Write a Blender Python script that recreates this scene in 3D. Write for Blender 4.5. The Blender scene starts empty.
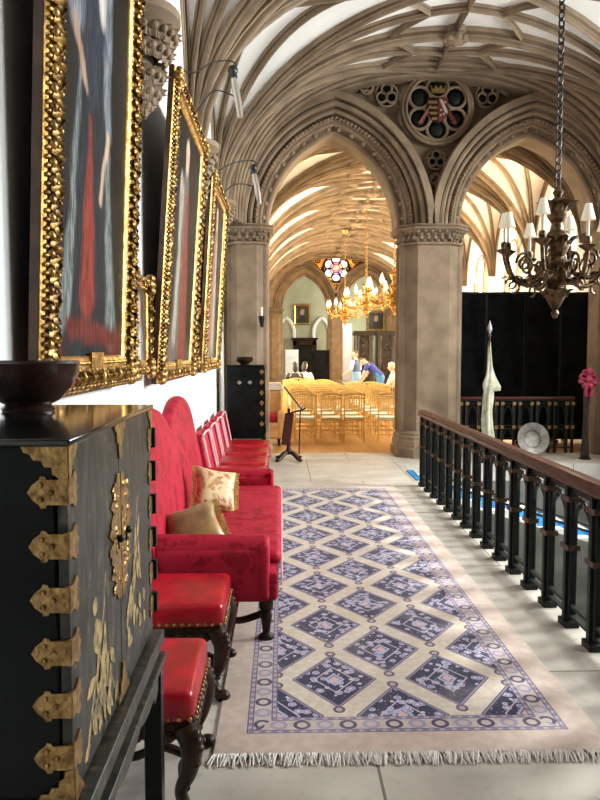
import bpy, math, random
from mathutils import Matrix, Vector
random.seed(7)
PI = math.pi
C = bpy.context.scene.collection
sc = bpy.context.scene

# ------------------------------------------------------------------ mesh builder
class MB:
    def __init__(s): s.v = []; s.f = []; s.m = []; s.cur = 0
    def add(s, vs, fs, M=None):
        o = len(s.v)
        for p in vs:
            p = Vector(p)
            s.v.append(tuple(M @ p) if M is not None else tuple(p))
        for f in fs:
            s.f.append([i + o for i in f]); s.m.append(s.cur)
    def box(s, lo, hi, M=None):
        x0, y0, z0 = lo; x1, y1, z1 = hi
        s.add([(x0,y0,z0),(x1,y0,z0),(x1,y1,z0),(x0,y1,z0),(x0,y0,z1),(x1,y0,z1),(x1,y1,z1),(x0,y1,z1)],
              [(0,3,2,1),(4,5,6,7),(0,1,5,4),(1,2,6,5),(2,3,7,6),(3,0,4,7)], M)
    def cbox(s, c, d, M=None):
        s.box([c[i]-d[i]/2 for i in range(3)], [c[i]+d[i]/2 for i in range(3)], M)
    def rbox(s, lo, hi, r, n=3, M=None, puff=0.0):
        # box with rounded edges (superellipsoid patch grid): used for upholstery
        cx = [(lo[i]+hi[i])/2 for i in range(3)]; h = [(hi[i]-lo[i])/2 for i in range(3)]
        def coords(hh):
            a = [-hh+r*(1-math.cos(PI/2*k/n)) for k in range(n+1)]
            m = [(-hh+r)+(2*(hh-r))*k/6 for k in range(1,6)]
            b = [-x for x in reversed(a)]
            return a+m+b
        def proj(p):
            q = [max(-h[i]+r, min(h[i]-r, p[i])) for i in range(3)]
            d = Vector([p[i]-q[i] for i in range(3)])
            if d.length > 1e-9: d = d.normalized()*r
            o = Vector(q)+d
            if puff:
                u = [1-(o[i]/h[i])**2 if h[i] > 0 else 0 for i in range(3)]
                o.z += math.copysign(puff*max(0,u[0])*max(0,u[1]), o.z)
            return (o.x+cx[0], o.y+cx[1], o.z+cx[2])
        for ax in range(3):
            a1, a2 = (ax+1)%3, (ax+2)%3
            A, B = coords(h[a1]), coords(h[a2])
            for sg in (-1, 1):
                vs = []
                for x in A:
                    for y in B:
                        p = [0,0,0]; p[ax] = sg*h[ax]; p[a1] = x; p[a2] = y
                        vs.append(proj(p))
                nb = len(B); fs = []
                for i in range(len(A)-1):
                    for j in range(nb-1):
                        q = (i*nb+j, (i+1)*nb+j, (i+1)*nb+j+1, i*nb+j+1)
                        fs.append(q if sg > 0 else q[::-1])
                s.add(vs, fs, M)
    def tube(s, pts, r, n=8, caps=True, M=None, flat=1.0):
        pts = [Vector(p) for p in pts]; N = len(pts)
        rs = r if isinstance(r, (list, tuple)) else [r]*N
        vs = []; up = None
        for i, p in enumerate(pts):
            t = (pts[min(i+1,N-1)]-pts[max(i-1,0)])
            t = t.normalized() if t.length > 1e-9 else Vector((0,0,1))
            if up is None:
                up = Vector((0,0,1)) if abs(t.z) < .9 else Vector((1,0,0))
            a = up - t*up.dot(t)
            a = a.normalized() if a.length > 1e-6 else t.orthogonal().normalized()
            up = a; b = t.cross(a)
            for k in range(n):
                an = 2*PI*k/n
                vs.append(tuple(p+(a*math.cos(an)+b*math.sin(an)*flat)*rs[i]))
        fs = [(i*n+k, i*n+(k+1)%n, (i+1)*n+(k+1)%n, (i+1)*n+k) for i in range(N-1) for k in range(n)]
        if caps: fs += [tuple(reversed(range(n))), tuple(range((N-1)*n, N*n))]
        s.add(vs, fs, M)
    def lathe(s, prof, c=(0,0,0), n=24, M=None, a0=0.0, a1=2*PI, sx=1, sy=1):
        full = abs(a1-a0-2*PI) < 1e-6; k = n if full else n+1
        vs = [(c[0]+sx*r*math.cos(a0+(a1-a0)*i/n), c[1]+sy*r*math.sin(a0+(a1-a0)*i/n), c[2]+z) for r, z in prof for i in range(k)]
        fs = []
        for j in range(len(prof)-1):
            for i in range(n):
                i2 = (i+1)%k
                fs.append((j*k+i, j*k+i2, (j+1)*k+i2, (j+1)*k+i))
        if full:
            if prof[0][0] > 1e-6: fs.append(tuple(reversed(range(k))))
            if prof[-1][0] > 1e-6: fs.append(tuple(range((len(prof)-1)*k, len(prof)*k)))
        s.add(vs, fs, M)
    def ball(s, c, r, nu=8, nv=6, M=None):
        r = r if isinstance(r, (list, tuple)) else (r,r,r)
        vs = [(c[0],c[1],c[2]+r[2])]
        for j in range(1,nv):
            for i in range(nu):
                ph = PI*j/nv; th = 2*PI*i/nu
                vs.append((c[0]+r[0]*math.sin(ph)*math.cos(th), c[1]+r[1]*math.sin(ph)*math.sin(th), c[2]+r[2]*math.cos(ph)))
        vs.append((c[0],c[1],c[2]-r[2])); L = len(vs)-1
        fs = [(0,1+i,1+(i+1)%nu) for i in range(nu)]
        for j in range(nv-2):
            for i in range(nu):
                a = 1+j*nu+i; b = 1+j*nu+(i+1)%nu
                fs.append((a, a+nu, b+nu, b))
        fs += [(L, L-nu+(i+1)%nu, L-nu+i) for i in range(nu)]
        s.add(vs, fs, M)
    def prism(s, poly, z0, z1, M=None):
        n = len(poly)
        s.add([(x,y,z0) for x,y in poly]+[(x,y,z1) for x,y in poly],
              [tuple(reversed(range(n))), tuple(range(n,2*n))]+[(i,(i+1)%n,n+(i+1)%n,n+i) for i in range(n)], M)
    def loft(s, rings, closed=True, caps=True, M=None):
        n = len(rings[0]); vs = [p for r in rings for p in r]; fs = []
        for j in range(len(rings)-1):
            for i in range(n if closed else n-1):
                fs.append((j*n+i, j*n+(i+1)%n, (j+1)*n+(i+1)%n, (j+1)*n+i))
        if caps and closed:
            fs += [tuple(reversed(range(n))), tuple(range((len(rings)-1)*n, len(rings)*n))]
        s.add(vs, fs, M)
    def torus(s, c, R, r, n=32, k=8, M=None):
        vs = []; fs = []
        for i in range(n):
            a = 2*PI*i/n
            for j in range(k):
                b = 2*PI*j/k
                vs.append((c[0]+(R+r*math.cos(b))*math.cos(a), c[1]+(R+r*math.cos(b))*math.sin(a), c[2]+r*math.sin(b)))
        for i in range(n):
            for j in range(k):
                fs.append((i*k+j, ((i+1)%n)*k+j, ((i+1)%n)*k+(j+1)%k, i*k+(j+1)%k))
        s.add(vs, fs, M)
    def build(s, name, mats, parent=None, loc=None, smooth=35, bevel=0, sub=0, world=True):
        me = bpy.data.meshes.new(name)
        off = Vector((0,0,0))
        if loc is not None: off = Vector(loc)
        if parent is not None and world:
            q = parent
            while q is not None: off = off + Vector(q.location); q = q.parent
        vs = [tuple(Vector(p)-off) for p in s.v] if (world or loc is not None) else s.v
        me.from_pydata(vs, [], s.f)
        for m in (mats if isinstance(mats, list) else [mats]): me.materials.append(m)
        if isinstance(mats, list):
            for p, i in zip(me.polygons, s.m): p.material_index = i
        me.validate()
        if smooth:
            for p in me.polygons: p.use_smooth = True
            me.set_sharp_from_angle(angle=math.radians(smooth))
        o = bpy.data.objects.new(name, me); C.objects.link(o)
        if loc is not None: o.location = loc
        if parent is not None: o.parent = parent
        if bevel:
            b = o.modifiers.new('bevel', 'BEVEL'); b.width = bevel; b.segments = 2; b.limit_method = 'ANGLE'
        if sub:
            b = o.modifiers.new('sub', 'SUBSURF'); b.levels = sub; b.render_levels = sub
        return o

def tag(o, label=None, cat=None, group=None, kind=None):
    if label: o['label'] = label
    if cat: o['category'] = cat
    if group: o['group'] = group
    if kind: o['kind'] = kind
    return o
def thing(name, label, cat, loc=(0,0,0), rz=0, group=None):
    o = bpy.data.objects.new(name, None); C.objects.link(o)
    o.empty_display_size = .1
    o.location = loc; o.rotation_euler = (0,0,rz)
    return tag(o, label, cat, group)
def struct(o, label=None):
    o['kind'] = 'structure'
    if label: o['label'] = label
    return o
def dup(root, label=None, loc=None, rz=None, group=None, drop=()):
    r = root.copy(); C.objects.link(r)
    if loc is not None: r.location = loc
    if rz is not None: r.rotation_euler = (0,0,rz)
    if label: r['label'] = label
    if group: r['group'] = group
    for ch in list(root.children):
        if ch.name.split('.')[0] in drop: continue
        c = ch.copy(); C.objects.link(c); c.parent = r
        for g in list(ch.children):
            d = g.copy(); C.objects.link(d); d.parent = c
    return r
def T(x,y,z): return Matrix.Translation((x,y,z))
def RX(a): return Matrix.Rotation(a,4,'X')
def RY(a): return Matrix.Rotation(a,4,'Y')
def RZ(a): return Matrix.Rotation(a,4,'Z')
def S(x,y,z): return Matrix.Diagonal((x,y,z,1))
def bez(p0,p1,p2,p3,n=10):
    o = []
    for i in range(n+1):
        t = i/n; u = 1-t
        o.append(tuple(u**3*a+3*u*u*t*b+3*u*t*t*c+t**3*d for a,b,c,d in zip(p0,p1,p2,p3)))
    return o
def catmull(P, n=6):
    P = [Vector(p) for p in P]; out = []
    for i in range(len(P)-1):
        a = P[max(i-1,0)]; b = P[i]; c = P[i+1]; d = P[min(i+2,len(P)-1)]
        for k in range(n):
            t = k/n
            out.append(tuple(.5*((2*b)+(c-a)*t+(2*a-5*b+4*c-d)*t*t+(3*b-a-3*c+d)*t**3)))
    out.append(tuple(P[-1])); return out

# ------------------------------------------------------------------ node expressions
class V:
    def __init__(s, t, k): s.t = t; s.k = k
    def _m(s, op, *a, clamp=False):
        n = s.t.nodes.new('ShaderNodeMath'); n.operation = op; n.use_clamp = clamp
        for i, x in enumerate((s,)+a):
            if isinstance(x, V): s.t.links.new(x.k, n.inputs[i])
            else: n.inputs[i].default_value = x
        return V(s.t, n.outputs[0])
    def __add__(s,o): return s._m('ADD',o)
    __radd__ = __add__
    def __sub__(s,o): return s._m('SUBTRACT',o)
    def __rsub__(s,o): return (s*-1.0)+o
    def __mul__(s,o): return s._m('MULTIPLY',o)
    __rmul__ = __mul__
    def __truediv__(s,o): return s._m('DIVIDE',o)
    def abs(s): return s._m('ABSOLUTE')
    def fr(s): return s._m('FRACT')
    def fl(s): return s._m('FLOOR')
    def sin(s): return s._m('SINE')
    def mn(s,o): return s._m('MINIMUM',o)
    def mx(s,o): return s._m('MAXIMUM',o)
    def lt(s,o): return s._m('LESS_THAN',o)
    def gt(s,o): return s._m('GREATER_THAN',o)
    def pw(s,o): return s._m('POWER',o)
    def sq(s): return s._m('SQRT')
    def ss(s,a,b):
        n = s.t.nodes.new('ShaderNodeMapRange'); n.interpolation_type = 'SMOOTHSTEP'
        s.t.links.new(s.k, n.inputs['Value'])
        if a <= b: lo, hi, r0, r1 = a, b, 0.0, 1.0
        else: lo, hi, r0, r1 = b, a, 1.0, 0.0
        n.inputs['From Min'].default_value = lo; n.inputs['From Max'].default_value = hi
        n.inputs['To Min'].default_value = r0; n.inputs['To Max'].default_value = r1
        return V(s.t, n.outputs[0])
class NB:
    def __init__(s, t): s.t = t; s.tc = t.nodes.new('ShaderNodeTexCoord')
    def vec(s): return s.tc.outputs['Object']
    def xyz(s):
        n = s.t.nodes.new('ShaderNodeSeparateXYZ'); s.t.links.new(s.vec(), n.inputs[0])
        return V(s.t,n.outputs[0]), V(s.t,n.outputs[1]), V(s.t,n.outputs[2])
    def scaled(s, sx, sy, sz):
        n = s.t.nodes.new('ShaderNodeMapping'); n.inputs['Scale'].default_value = (sx,sy,sz)
        s.t.links.new(s.vec(), n.inputs[0]); return n.outputs[0]
    def comb(s, x, y, z=0.0):
        n = s.t.nodes.new('ShaderNodeCombineXYZ')
        for i, a in enumerate((x,y,z)):
            if isinstance(a, V): s.t.links.new(a.k, n.inputs[i])
            else: n.inputs[i].default_value = a
        return n.outputs[0]
    def noise(s, scale, detail=3, vec=None, rough=.5, dist=0.0):
        n = s.t.nodes.new('ShaderNodeTexNoise'); n.inputs['Scale'].default_value = scale
        n.inputs['Detail'].default_value = detail; n.inputs['Roughness'].default_value = rough; n.inputs['Distortion'].default_value = dist
        s.t.links.new(vec or s.vec(), n.inputs['Vector']); return V(s.t, n.outputs[0])
    def voro(s, scale, vec=None, feature='F1', out='Distance', metric='EUCLIDEAN'):
        n = s.t.nodes.new('ShaderNodeTexVoronoi'); n.feature = feature
        if feature != 'DISTANCE_TO_EDGE': n.distance = metric
        n.inputs['Scale'].default_value = scale
        s.t.links.new(vec or s.vec(), n.inputs['Vector']); return V(s.t, n.outputs[out])
    def mix(s, f, a, b):
        n = s.t.nodes.new('ShaderNodeMix'); n.data_type = 'RGBA'
        for x, i in ((f,0),(a,6),(b,7)):
            if isinstance(x, V): s.t.links.new(x.k, n.inputs[i])
            elif i == 0: n.inputs[0].default_value = x
            else: n.inputs[i].default_value = (*x[:3],1)
        return V(s.t, n.outputs[2])
def mat(name, col=(.8,.8,.8), rough=.5, metal=0.0, fn=None, bump=None, bs=.3, bd=.01, rfn=None, coat=0.0, spec=None, emit=None, es=1.0, sheen=0.0, trans=0.0):
    m = bpy.data.materials.new(name); m.use_nodes = True; t = m.node_tree
    b = t.nodes['Principled BSDF']; nb = NB(t)
    b.inputs['Base Color'].default_value = (*col,1); b.inputs['Roughness'].default_value = rough; b.inputs['Metallic'].default_value = metal
    if coat: b.inputs['Coat Weight'].default_value = coat; b.inputs['Coat Roughness'].default_value = .12
    if spec is not None: b.inputs['Specular IOR Level'].default_value = spec
    if sheen: b.inputs['Sheen Weight'].default_value = sheen
    if trans: b.inputs['Transmission Weight'].default_value = trans
    if fn: t.links.new(fn(nb).k, b.inputs['Base Color'])
    if rfn: t.links.new(rfn(nb).k, b.inputs['Roughness'])
    if emit:
        if callable(emit): t.links.new(emit(nb).k, b.inputs['Emission Color'])
        else: b.inputs['Emission Color'].default_value = (*emit,1)
        b.inputs['Emission Strength'].default_value = es
    if bump:
        n = t.nodes.new('ShaderNodeBump'); n.inputs['Strength'].default_value = bs; n.inputs['Distance'].default_value = bd
        t.links.new(bump(nb).k, n.inputs['Height']); t.links.new(n.outputs[0], b.inputs['Normal'])
    return m
def vary(c1, c2, scale=4, detail=4, lo=.35, hi=.65):
    return lambda nb: nb.mix(nb.noise(scale, detail).ss(lo,hi), c1, c2)

# ------------------------------------------------------------------ materials
M_stone = mat('stone', rough=.8, fn=vary((.200,.141,.089),(.292,.212,.137),3,6), bump=lambda nb: nb.noise(40,4), bs=.25, bd=.004)
M_plaster = mat('vault_plaster', rough=.85, fn=vary((.74,.73,.70),(.82,.81,.78),1.5,4))
M_wall = mat('wall_paint', rough=.8, fn=vary((.80,.81,.82),(.86,.86,.87),1.2,3), bump=lambda nb: nb.noise(30,3), bs=.08, bd=.004)
M_green = mat('green_wall_paint', rough=.8, fn=vary((.34,.38,.25),(.42,.45,.32),1.0,3))
def f_flags(nb):
    x,y,z = nb.xyz()
    px = (x+.28)/1.35; py = (y+.1)/1.9
    e = (((px+(py.fl()*.5)).fr()-.5).abs()*-1+.5).mn((((py).fr()-.5).abs()*-1+.5)*1.4)
    base = nb.mix(nb.noise(2.2,6).ss(.3,.7), (.44,.40,.35), (.60,.56,.49))
    base = nb.mix(nb.noise(14,5).ss(.52,.75)*.4, base, (.30,.28,.24))
    return nb.mix(e.lt(.0045), base, (.16,.14,.12))
M_flags = mat('stone_flags', rough=.42, fn=f_flags, bump=lambda nb: nb.noise(9,4), bs=.1, bd=.004)
def f_parquet(nb):
    x,y,z = nb.xyz()
    i = (x*9.0).fl(); j = ((y+i*.37)*1.1).fl()
    r = nb.noise(3.1,0,vec=nb.comb(i*1.7,j*2.3))
    g = nb.noise(5,4,vec=nb.scaled(18,1.2,1))
    c = nb.mix(r.ss(.3,.7), (.42,.22,.08), (.58,.33,.13))
    c = nb.mix(g.ss(.4,.7)*.5, c, (.36,.18,.06))
    return nb.mix((x*9.0).fr().lt(.035), c, (.15,.07,.02))
M_parquet = mat('parquet', rough=.28, fn=f_parquet)
M_gilt = mat('gilt', rough=.34, metal=.85, fn=vary((.68,.42,.13),(.34,.18,.05),18,4), bump=lambda nb: nb.noise(60,4), bs=.4, bd=.004)
M_frameside = mat('frame_side', rough=.5, fn=vary((.05,.024,.012),(.10,.05,.025),8,3))
M_giltdark = mat('old_gilt', rough=.4, metal=.75, fn=vary((.55,.34,.10),(.16,.08,.03),22,4), bump=lambda nb: nb.noise(70,3), bs=.5, bd=.004)
M_brass = mat('brass_mount', rough=.38, metal=.8, fn=vary((.50,.32,.12),(.20,.11,.04),45,4,.3,.7), bump=lambda nb: nb.voro(110), bs=.5, bd=.002)
M_lacquer = mat('black_lacquer', rough=.20, fn=vary((.003,.005,.0045),(.007,.010,.009),6,3), spec=.12)
M_toplac = mat('polished_lacquer', rough=.10, fn=vary((.003,.006,.005),(.008,.012,.010),6,3), coat=.4)
M_unseendark = mat('unseen_dark_wall', rough=.6, fn=lambda nb: nb.mix(nb.noise(5,5,vec=nb.scaled(9,9,.8)).ss(.35,.65),(.045,.028,.016),(.085,.052,.030)))  # dark finish invented for the unseen near wall, to cut bounced light
M_deepblue = None
def f_door(nb):
    x,y,z = nb.xyz()
    g = nb.noise(7,5,vec=nb.scaled(1,6,1.2))
    c = nb.mix(g.ss(.35,.7), (.018,.019,.016), (.062,.059,.048))
    return nb.mix(nb.noise(26,5).ss(.58,.75)*.5, c, (.22,.19,.11))
M_door = mat('worn_lacquer', rough=.42, fn=f_door, coat=.08, spec=.3)
M_darkwood = mat('dark_carved_wood', rough=.38, spec=.25, fn=vary((.010,.005,.003),(.042,.017,.009),12,5), bump=lambda nb: nb.noise(50,4), bs=.4, bd=.004)
M_mahog = mat('mahogany', rough=.5, spec=.16, fn=lambda nb: nb.mix(nb.noise(6,5,vec=nb.scaled(8,1,8)).ss(.35,.65),(.046,.012,.009),(.095,.025,.017)), coat=.1)
M_iron = mat('painted_iron', rough=.5, spec=.22, fn=vary((.005,.008,.0075),(.011,.015,.013),20,3))
M_ironbrown = mat('rusty_gilt_collar', rough=.45, metal=.3, fn=vary((.022,.011,.007),(.10,.045,.018),40,3))
M_bowl = mat('bowl_wood', rough=.25, fn=vary((.016,.007,.006),(.045,.018,.013),8,4), coat=.35)
def f_damask(nb):
    d = nb.noise(8.5,2,dist=2.2); e = nb.voro(8.0)
    p = (d*.75+e*.35).ss(.47,.53)
    c = nb.mix(p, (.24,.004,.014), (.38,.010,.032))
    return nb.mix(nb.noise(3,4).ss(.4,.8)*.3, c, (.48,.02,.06))
M_damask = mat('crimson_damask', rough=.62, fn=f_damask, spec=.2, bump=lambda nb: nb.noise(160,2), bs=.15, bd=.002)
M_leather = mat('red_leather', rough=.30, fn=lambda nb: nb.mix(nb.noise(9,6).ss(.38,.68), (.26,.002,.008), (.45,.006,.018)), bump=lambda nb: nb.voro(150), bs=.12, bd=.002)  # brighter red mottling puts highlights into the leather colour
M_piping = mat('pale_pink_braid', (.75,.42,.45), .6)
def f_cush(nb):
    x,y,z = nb.xyz()
    d = nb.noise(9,3,dist=2.5)
    return nb.mix(d.ss(.50,.56), (.62,.50,.27), nb.mix(nb.noise(14,2).ss(.45,.6),(.45,.26,.08),(.42,.12,.06)))
M_cush = mat('gold_brocade', rough=.42, fn=f_cush, sheen=.2)
M_cush2 = mat('bronze_satin', rough=.33, fn=vary((.20,.11,.04),(.36,.23,.09),7,3), sheen=.2)
M_tassel = mat('gold_fringe', (.46,.30,.08), .6)
M_chair = mat('gold_paint', rough=.34, metal=.35, fn=vary((.86,.62,.24),(.74,.49,.17),6,2))
M_seatpad = mat('ivory_pad', (.82,.76,.66), .8)
M_white = mat('white_cloth', rough=.85, fn=vary((.80,.79,.76),(.88,.87,.84),5,3))
M_black = mat('black_cloth', rough=.9, spec=.08, fn=vary((.004,.005,.006),(.010,.012,.013),3,3))
M_flag = mat('cream_silk', rough=.5, fn=vary((.38,.37,.26),(.54,.53,.39),9,3), sheen=.3)
M_steel = mat('pewter', rough=.55, metal=.5, fn=vary((.42,.40,.38),(.25,.24,.22),9,5))
M_bronze = mat('bronze', rough=.38, metal=.75, fn=vary((.19,.115,.052),(.04,.024,.014),22,4), bump=lambda nb: nb.noise(60,3), bs=.4, bd=.004)
M_chain = mat('dark_chain', rough=.45, metal=.7, col=(.03,.026,.024))
M_ebony = mat('ebonised_carving', rough=.4, fn=vary((.006,.004,.003),(.028,.016,.010),12,5), bump=lambda nb: nb.noise(50,4), bs=.4, bd=.004)
M_shade = mat('cream_shade', rough=.7, col=(.86,.80,.66), emit=(1,.9,.7), es=.12)
M_candle = mat('candle_sleeve', rough=.5, col=(.80,.74,.62))
M_glassflame = mat('lit_glass_shade', rough=.3, col=(.95,.85,.75), emit=(1,.74,.52), es=1.0)
M_blue = mat('blue_carpet', rough=.9, fn=vary((.005,.15,.42),(.01,.24,.55),8,3))
M_pinksilk = mat('pink_ribbon', rough=.5, fn=vary((.28,.012,.05),(.46,.05,.11),12,3))
M_stem = mat('dried_stem', rough=.7, fn=vary((.018,.011,.009),(.05,.028,.022),20,3))
M_fringe = mat('rug_fringe', rough=.9, col=(.74,.70,.66))
M_shadedstone = mat('shaded_well_stone', rough=.85, fn=vary((.10,.105,.09),(.16,.16,.14),3,5))  # darker version of the stone; the stairwell's shade is put into its colour
M_tan = mat('tan_leather', rough=.45, fn=vary((.55,.28,.10),(.68,.38,.16),5,3))
M_rubber = mat('lamp_black', (.012,.012,.013), .4)
M_cable = mat('lamp_cable', (.02,.017,.015), .5)
M_lampglass = mat('lamp_tube', rough=.25, metal=.6, col=(.50,.46,.40))
M_skin = mat('skin', (.72,.43,.31), .5)
M_hair = mat('dark_hair', (.018,.012,.010), .5)
M_hairgrey = mat('grey_hair', (.62,.56,.50), .6)
M_hairbrown = mat('brown_hair', (.09,.045,.025), .55)
M_navy = mat('blue_quilted_vest', rough=.7, col=(.06,.10,.24))
M_tee = mat('royal_blue_cotton', rough=.8, col=(.035,.055,.30))
M_jean = mat('pale_denim', rough=.85, fn=vary((.16,.32,.55),(.24,.42,.65),9,3))
M_jeand = mat('mid_denim', rough=.85, fn=vary((.05,.17,.40),(.09,.25,.50),9,3))
M_shirtw = mat('white_shirt', (.82,.80,.77), .8)
M_shirtg = mat('pale_grey_shirt', (.60,.60,.58), .8)
M_trous = mat('dark_trousers', (.03,.03,.035), .8)
M_shoe = mat('dark_shoe', (.015,.012,.010), .5)
M_bluepanel = mat('pale_blue_board', (.42,.55,.75), .7)
def f_rug(nb):
    x,y,z = nb.xyz()
    ax, ay = x.abs(), y.abs()
    p = x/.585; q = (y+1.97)/.745
    def cell(o):
        a = ((p+(.5+o)).fr()-.5).abs(); b = ((q+(.5+o)).fr()-.5).abs()
        return a/.375+b/.405, a, b
    m1,a1,b1 = cell(0.0); m2,a2,b2 = cell(.5)
    m = m1.mn(m2)
    # small hooks at the upper and lower tips of every diamond
    tip = lambda a,b: (a/.05).pw(2.0)+((b-.42)/.045).pw(2.0)
    hook = tip(a1,b1).mn(tip(a2,b2))
    flow = nb.voro(20, vec=nb.comb(x,y)); flow2 = nb.voro(47, vec=nb.comb(x+3.1,y+.7)); wig = nb.noise(30,2,vec=nb.comb(x,y))
    ivory = nb.mix(nb.noise(24,4).ss(.4,.7), (.62,.52,.42), (.70,.62,.53))
    ivory = nb.mix((nb.voro(34,vec=nb.comb(x,y)).lt(.17))*.35, ivory, (.45,.28,.24))
    inn = nb.mix(flow.lt(.40), (.014,.012,.060), (.25,.25,.50))
    inn = nb.mix(((flow-.40).abs()).lt(.035), inn, (.60,.56,.62))
    inn = nb.mix(flow.lt(.20), inn, (.66,.55,.55))
    inn = nb.mix(flow2.lt(.17), inn, (.52,.24,.30))
    inn = nb.mix(((m-.47).abs()).lt(.022), inn, (.50,.48,.58))
    inn = nb.mix(m.lt(.13), inn, (.62,.40,.40))
    inn = nb.mix(((m-.20).abs()).lt(.04), inn, (.40,.42,.60))
    lo = nb.mix(m.lt(1.0), ivory, (.10,.07,.13))
    lo = nb.mix(m.lt(.955), lo, (.40,.33,.40))
    lo = nb.mix(m.lt(.925), lo, (.05,.045,.12))
    lo = nb.mix(m.lt(.88), lo, inn)
    lo = nb.mix(hook.lt(1.0), lo, (.11,.07,.13))
    lo = nb.mix(hook.lt(.28), lo, (.45,.35,.38))
    # border
    e = (ax*-1+.585).mn(ay*-1+2.725)            # >0 inside the field
    side = (ax*-1+.585).lt(ay*-1+2.725)
    s = side*y+(side*-1+1)*x
    u = (e+.0675)/.0675                          # -1..1 across border
    sx = ((s/.105).fr()-.5)
    par = ((s/.21).fr()).gt(.5)
    bl = (sx*2.6).pw(2.0)+(u*1.7).pw(2.0)
    bc = nb.mix(nb.noise(60,2).ss(.4,.65), (.52,.42,.38), (.60,.52,.48))
    bc = nb.mix(bl.lt(1.0), bc, nb.mix(par,(.34,.30,.42),(.07,.05,.12)))
    bc = nb.mix(bl.lt(.32), bc, nb.mix(par,(.55,.42,.44),(.55,.46,.42)))
    sm = (((s/.052).fr()-.5)*3.0).pw(2.0)+((u.abs()-.80)/.13).pw(2.0)
    bc = nb.mix((u.abs()).gt(.62), bc, (.50,.41,.43))
    bc = nb.mix(sm.lt(1.0), bc, (.24,.20,.34))
    bc = nb.mix((((u.abs())-.64).abs()).lt(.05), bc, (.14,.10,.18))
    bc = nb.mix((((u.abs())-.97).abs()).lt(.05), bc, (.14,.10,.18))
    outer = nb.mix(nb.noise(18,4).ss(.35,.7), (.55,.42,.35), (.64,.51,.44))
    c = nb.mix(e.gt(0.0), nb.mix(e.gt(-.137), outer, bc), lo)
    return nb.mix(nb.noise(3,4).ss(.5,.8)*.25, c, (.60,.54,.50))
M_rug = mat('patterned_rug', rough=.95, fn=f_rug, sheen=.2, bump=lambda nb: nb.noise(220,2), bs=.3, bd=.003)

# ---- painted canvases: soft capsules blended one over another, in canvas coordinates (y = along wall, z = up)
def paint(shapes, bg, hw, flip=1):
    def fn(nb):
        x,y,z = nb.xyz()
        wob = nb.noise(4.5,6)-.5; wob2 = nb.noise(7.0,4)-.5
        Yc = y+wob*.10; Zc = z+wob2*.12
        g = nb.noise(1.3,5)
        c = nb.mix(g.ss(.3,.7), bg[0], bg[1])
        for (ya,za,yb,zb,ra,rb,soft,c1,c2) in shapes:
            dy, dz = yb-ya, zb-za; L = dy*dy+dz*dz+1e-9
            t = ((Yc-ya)*(dy/L)+(Zc-za)*(dz/L)).mx(0.0).mn(1.0)
            ex = Yc-(t*dy+ya); ez = Zc-(t*dz+za)
            d = (ex*ex+ez*ez).sq()-(t*(rb-ra)+ra)
            k = nb.noise(9,4,vec=nb.scaled(1,9,1.2))
            c = nb.mix(d.ss(soft*1.9,-soft*1.3), c, nb.mix(k.ss(.36,.62), c1, c2))
        return nb.mix(nb.noise(5,6,vec=nb.scaled(1,5,1)).ss(.42,.75)*.45, c, bg[0])
    return fn
dk = ((.005,.004,.0035),(.018,.0145,.011))
M_pic1 = mat('portrait_in_dark_gown', rough=.55, spec=.06, fn=paint([
    (-.75,-1.03,.75,-1.05,.10,.10,.03,(.06,.012,.010),(.12,.028,.024)),
    (-.06,.55,-.08,-.85,.15,.40,.03,(.010,.013,.018),(.028,.033,.040)),
    (-.26,.05,-.40,-.90,.012,.055,.018,(.06,.075,.075),(.25,.28,.27)),
    (-.33,-.5,-.46,-.95,.01,.05,.02,(.06,.075,.075),(.22,.25,.24)),
    (.15,.20,.26,-.55,.012,.035,.018,(.06,.075,.075),(.24,.27,.26)),
    (.26,-.5,.34,-.95,.05,.09,.025,(.06,.075,.075),(.25,.28,.27)),
    (-.10,-.10,-.10,-.82,.008,.115,.018,(.16,.02,.017),(.28,.05,.04)),
    (-.06,.62,-.08,.10,.15,.12,.03,(.016,.020,.034),(.042,.050,.070)),
    (-.36,-.98,.40,-1.0,.035,.05,.02,(.08,.014,.012),(.17,.035,.03)),
    (-.26,.58,-.34,.28,.09,.10,.025,(.10,.125,.16),(.27,.29,.32)),
    (.14,.55,.20,-.05,.075,.05,.025,(.10,.12,.15),(.24,.26,.29)),
    (-.34,.22,-.16,.02,.035,.025,.012,(.30,.18,.13),(.40,.27,.20)),
    (.20,-.10,.10,-.40,.026,.02,.012,(.50,.34,.24),(.58,.42,.32)),
    (.02,.66,.06,.38,.09,.03,.02,(.50,.47,.43),(.60,.57,.53)),
    (-.06,.86,-.06,.74,.09,.08,.02,(.55,.36,.27),(.62,.45,.35)),
    ], dk, .8))
M_pic2 = mat('portrait_in_red_robe', rough=.55, spec=.06, fn=paint([
    (-.8,-.92,.8,-.92,.12,.12,.06,(.06,.05,.04),(.10,.08,.06)),
    (.0,.45,.0,-.80,.14,.42,.05,(.10,.08,.07),(.17,.14,.12)),
    (.10,.35,.24,-.78,.06,.20,.05,(.16,.035,.025),(.28,.07,.05)),
    (-.14,.40,-.22,-.70,.03,.08,.03,(.30,.26,.22),(.42,.38,.33)),
    (-.24,.45,-.20,.0,.07,.05,.02,(.26,.23,.20),(.36,.32,.28)),
    (.0,.72,.0,.64,.09,.08,.02,(.50,.33,.24),(.58,.42,.32)),
    ], ((.012,.010,.008),(.034,.028,.022)), .8))
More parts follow.
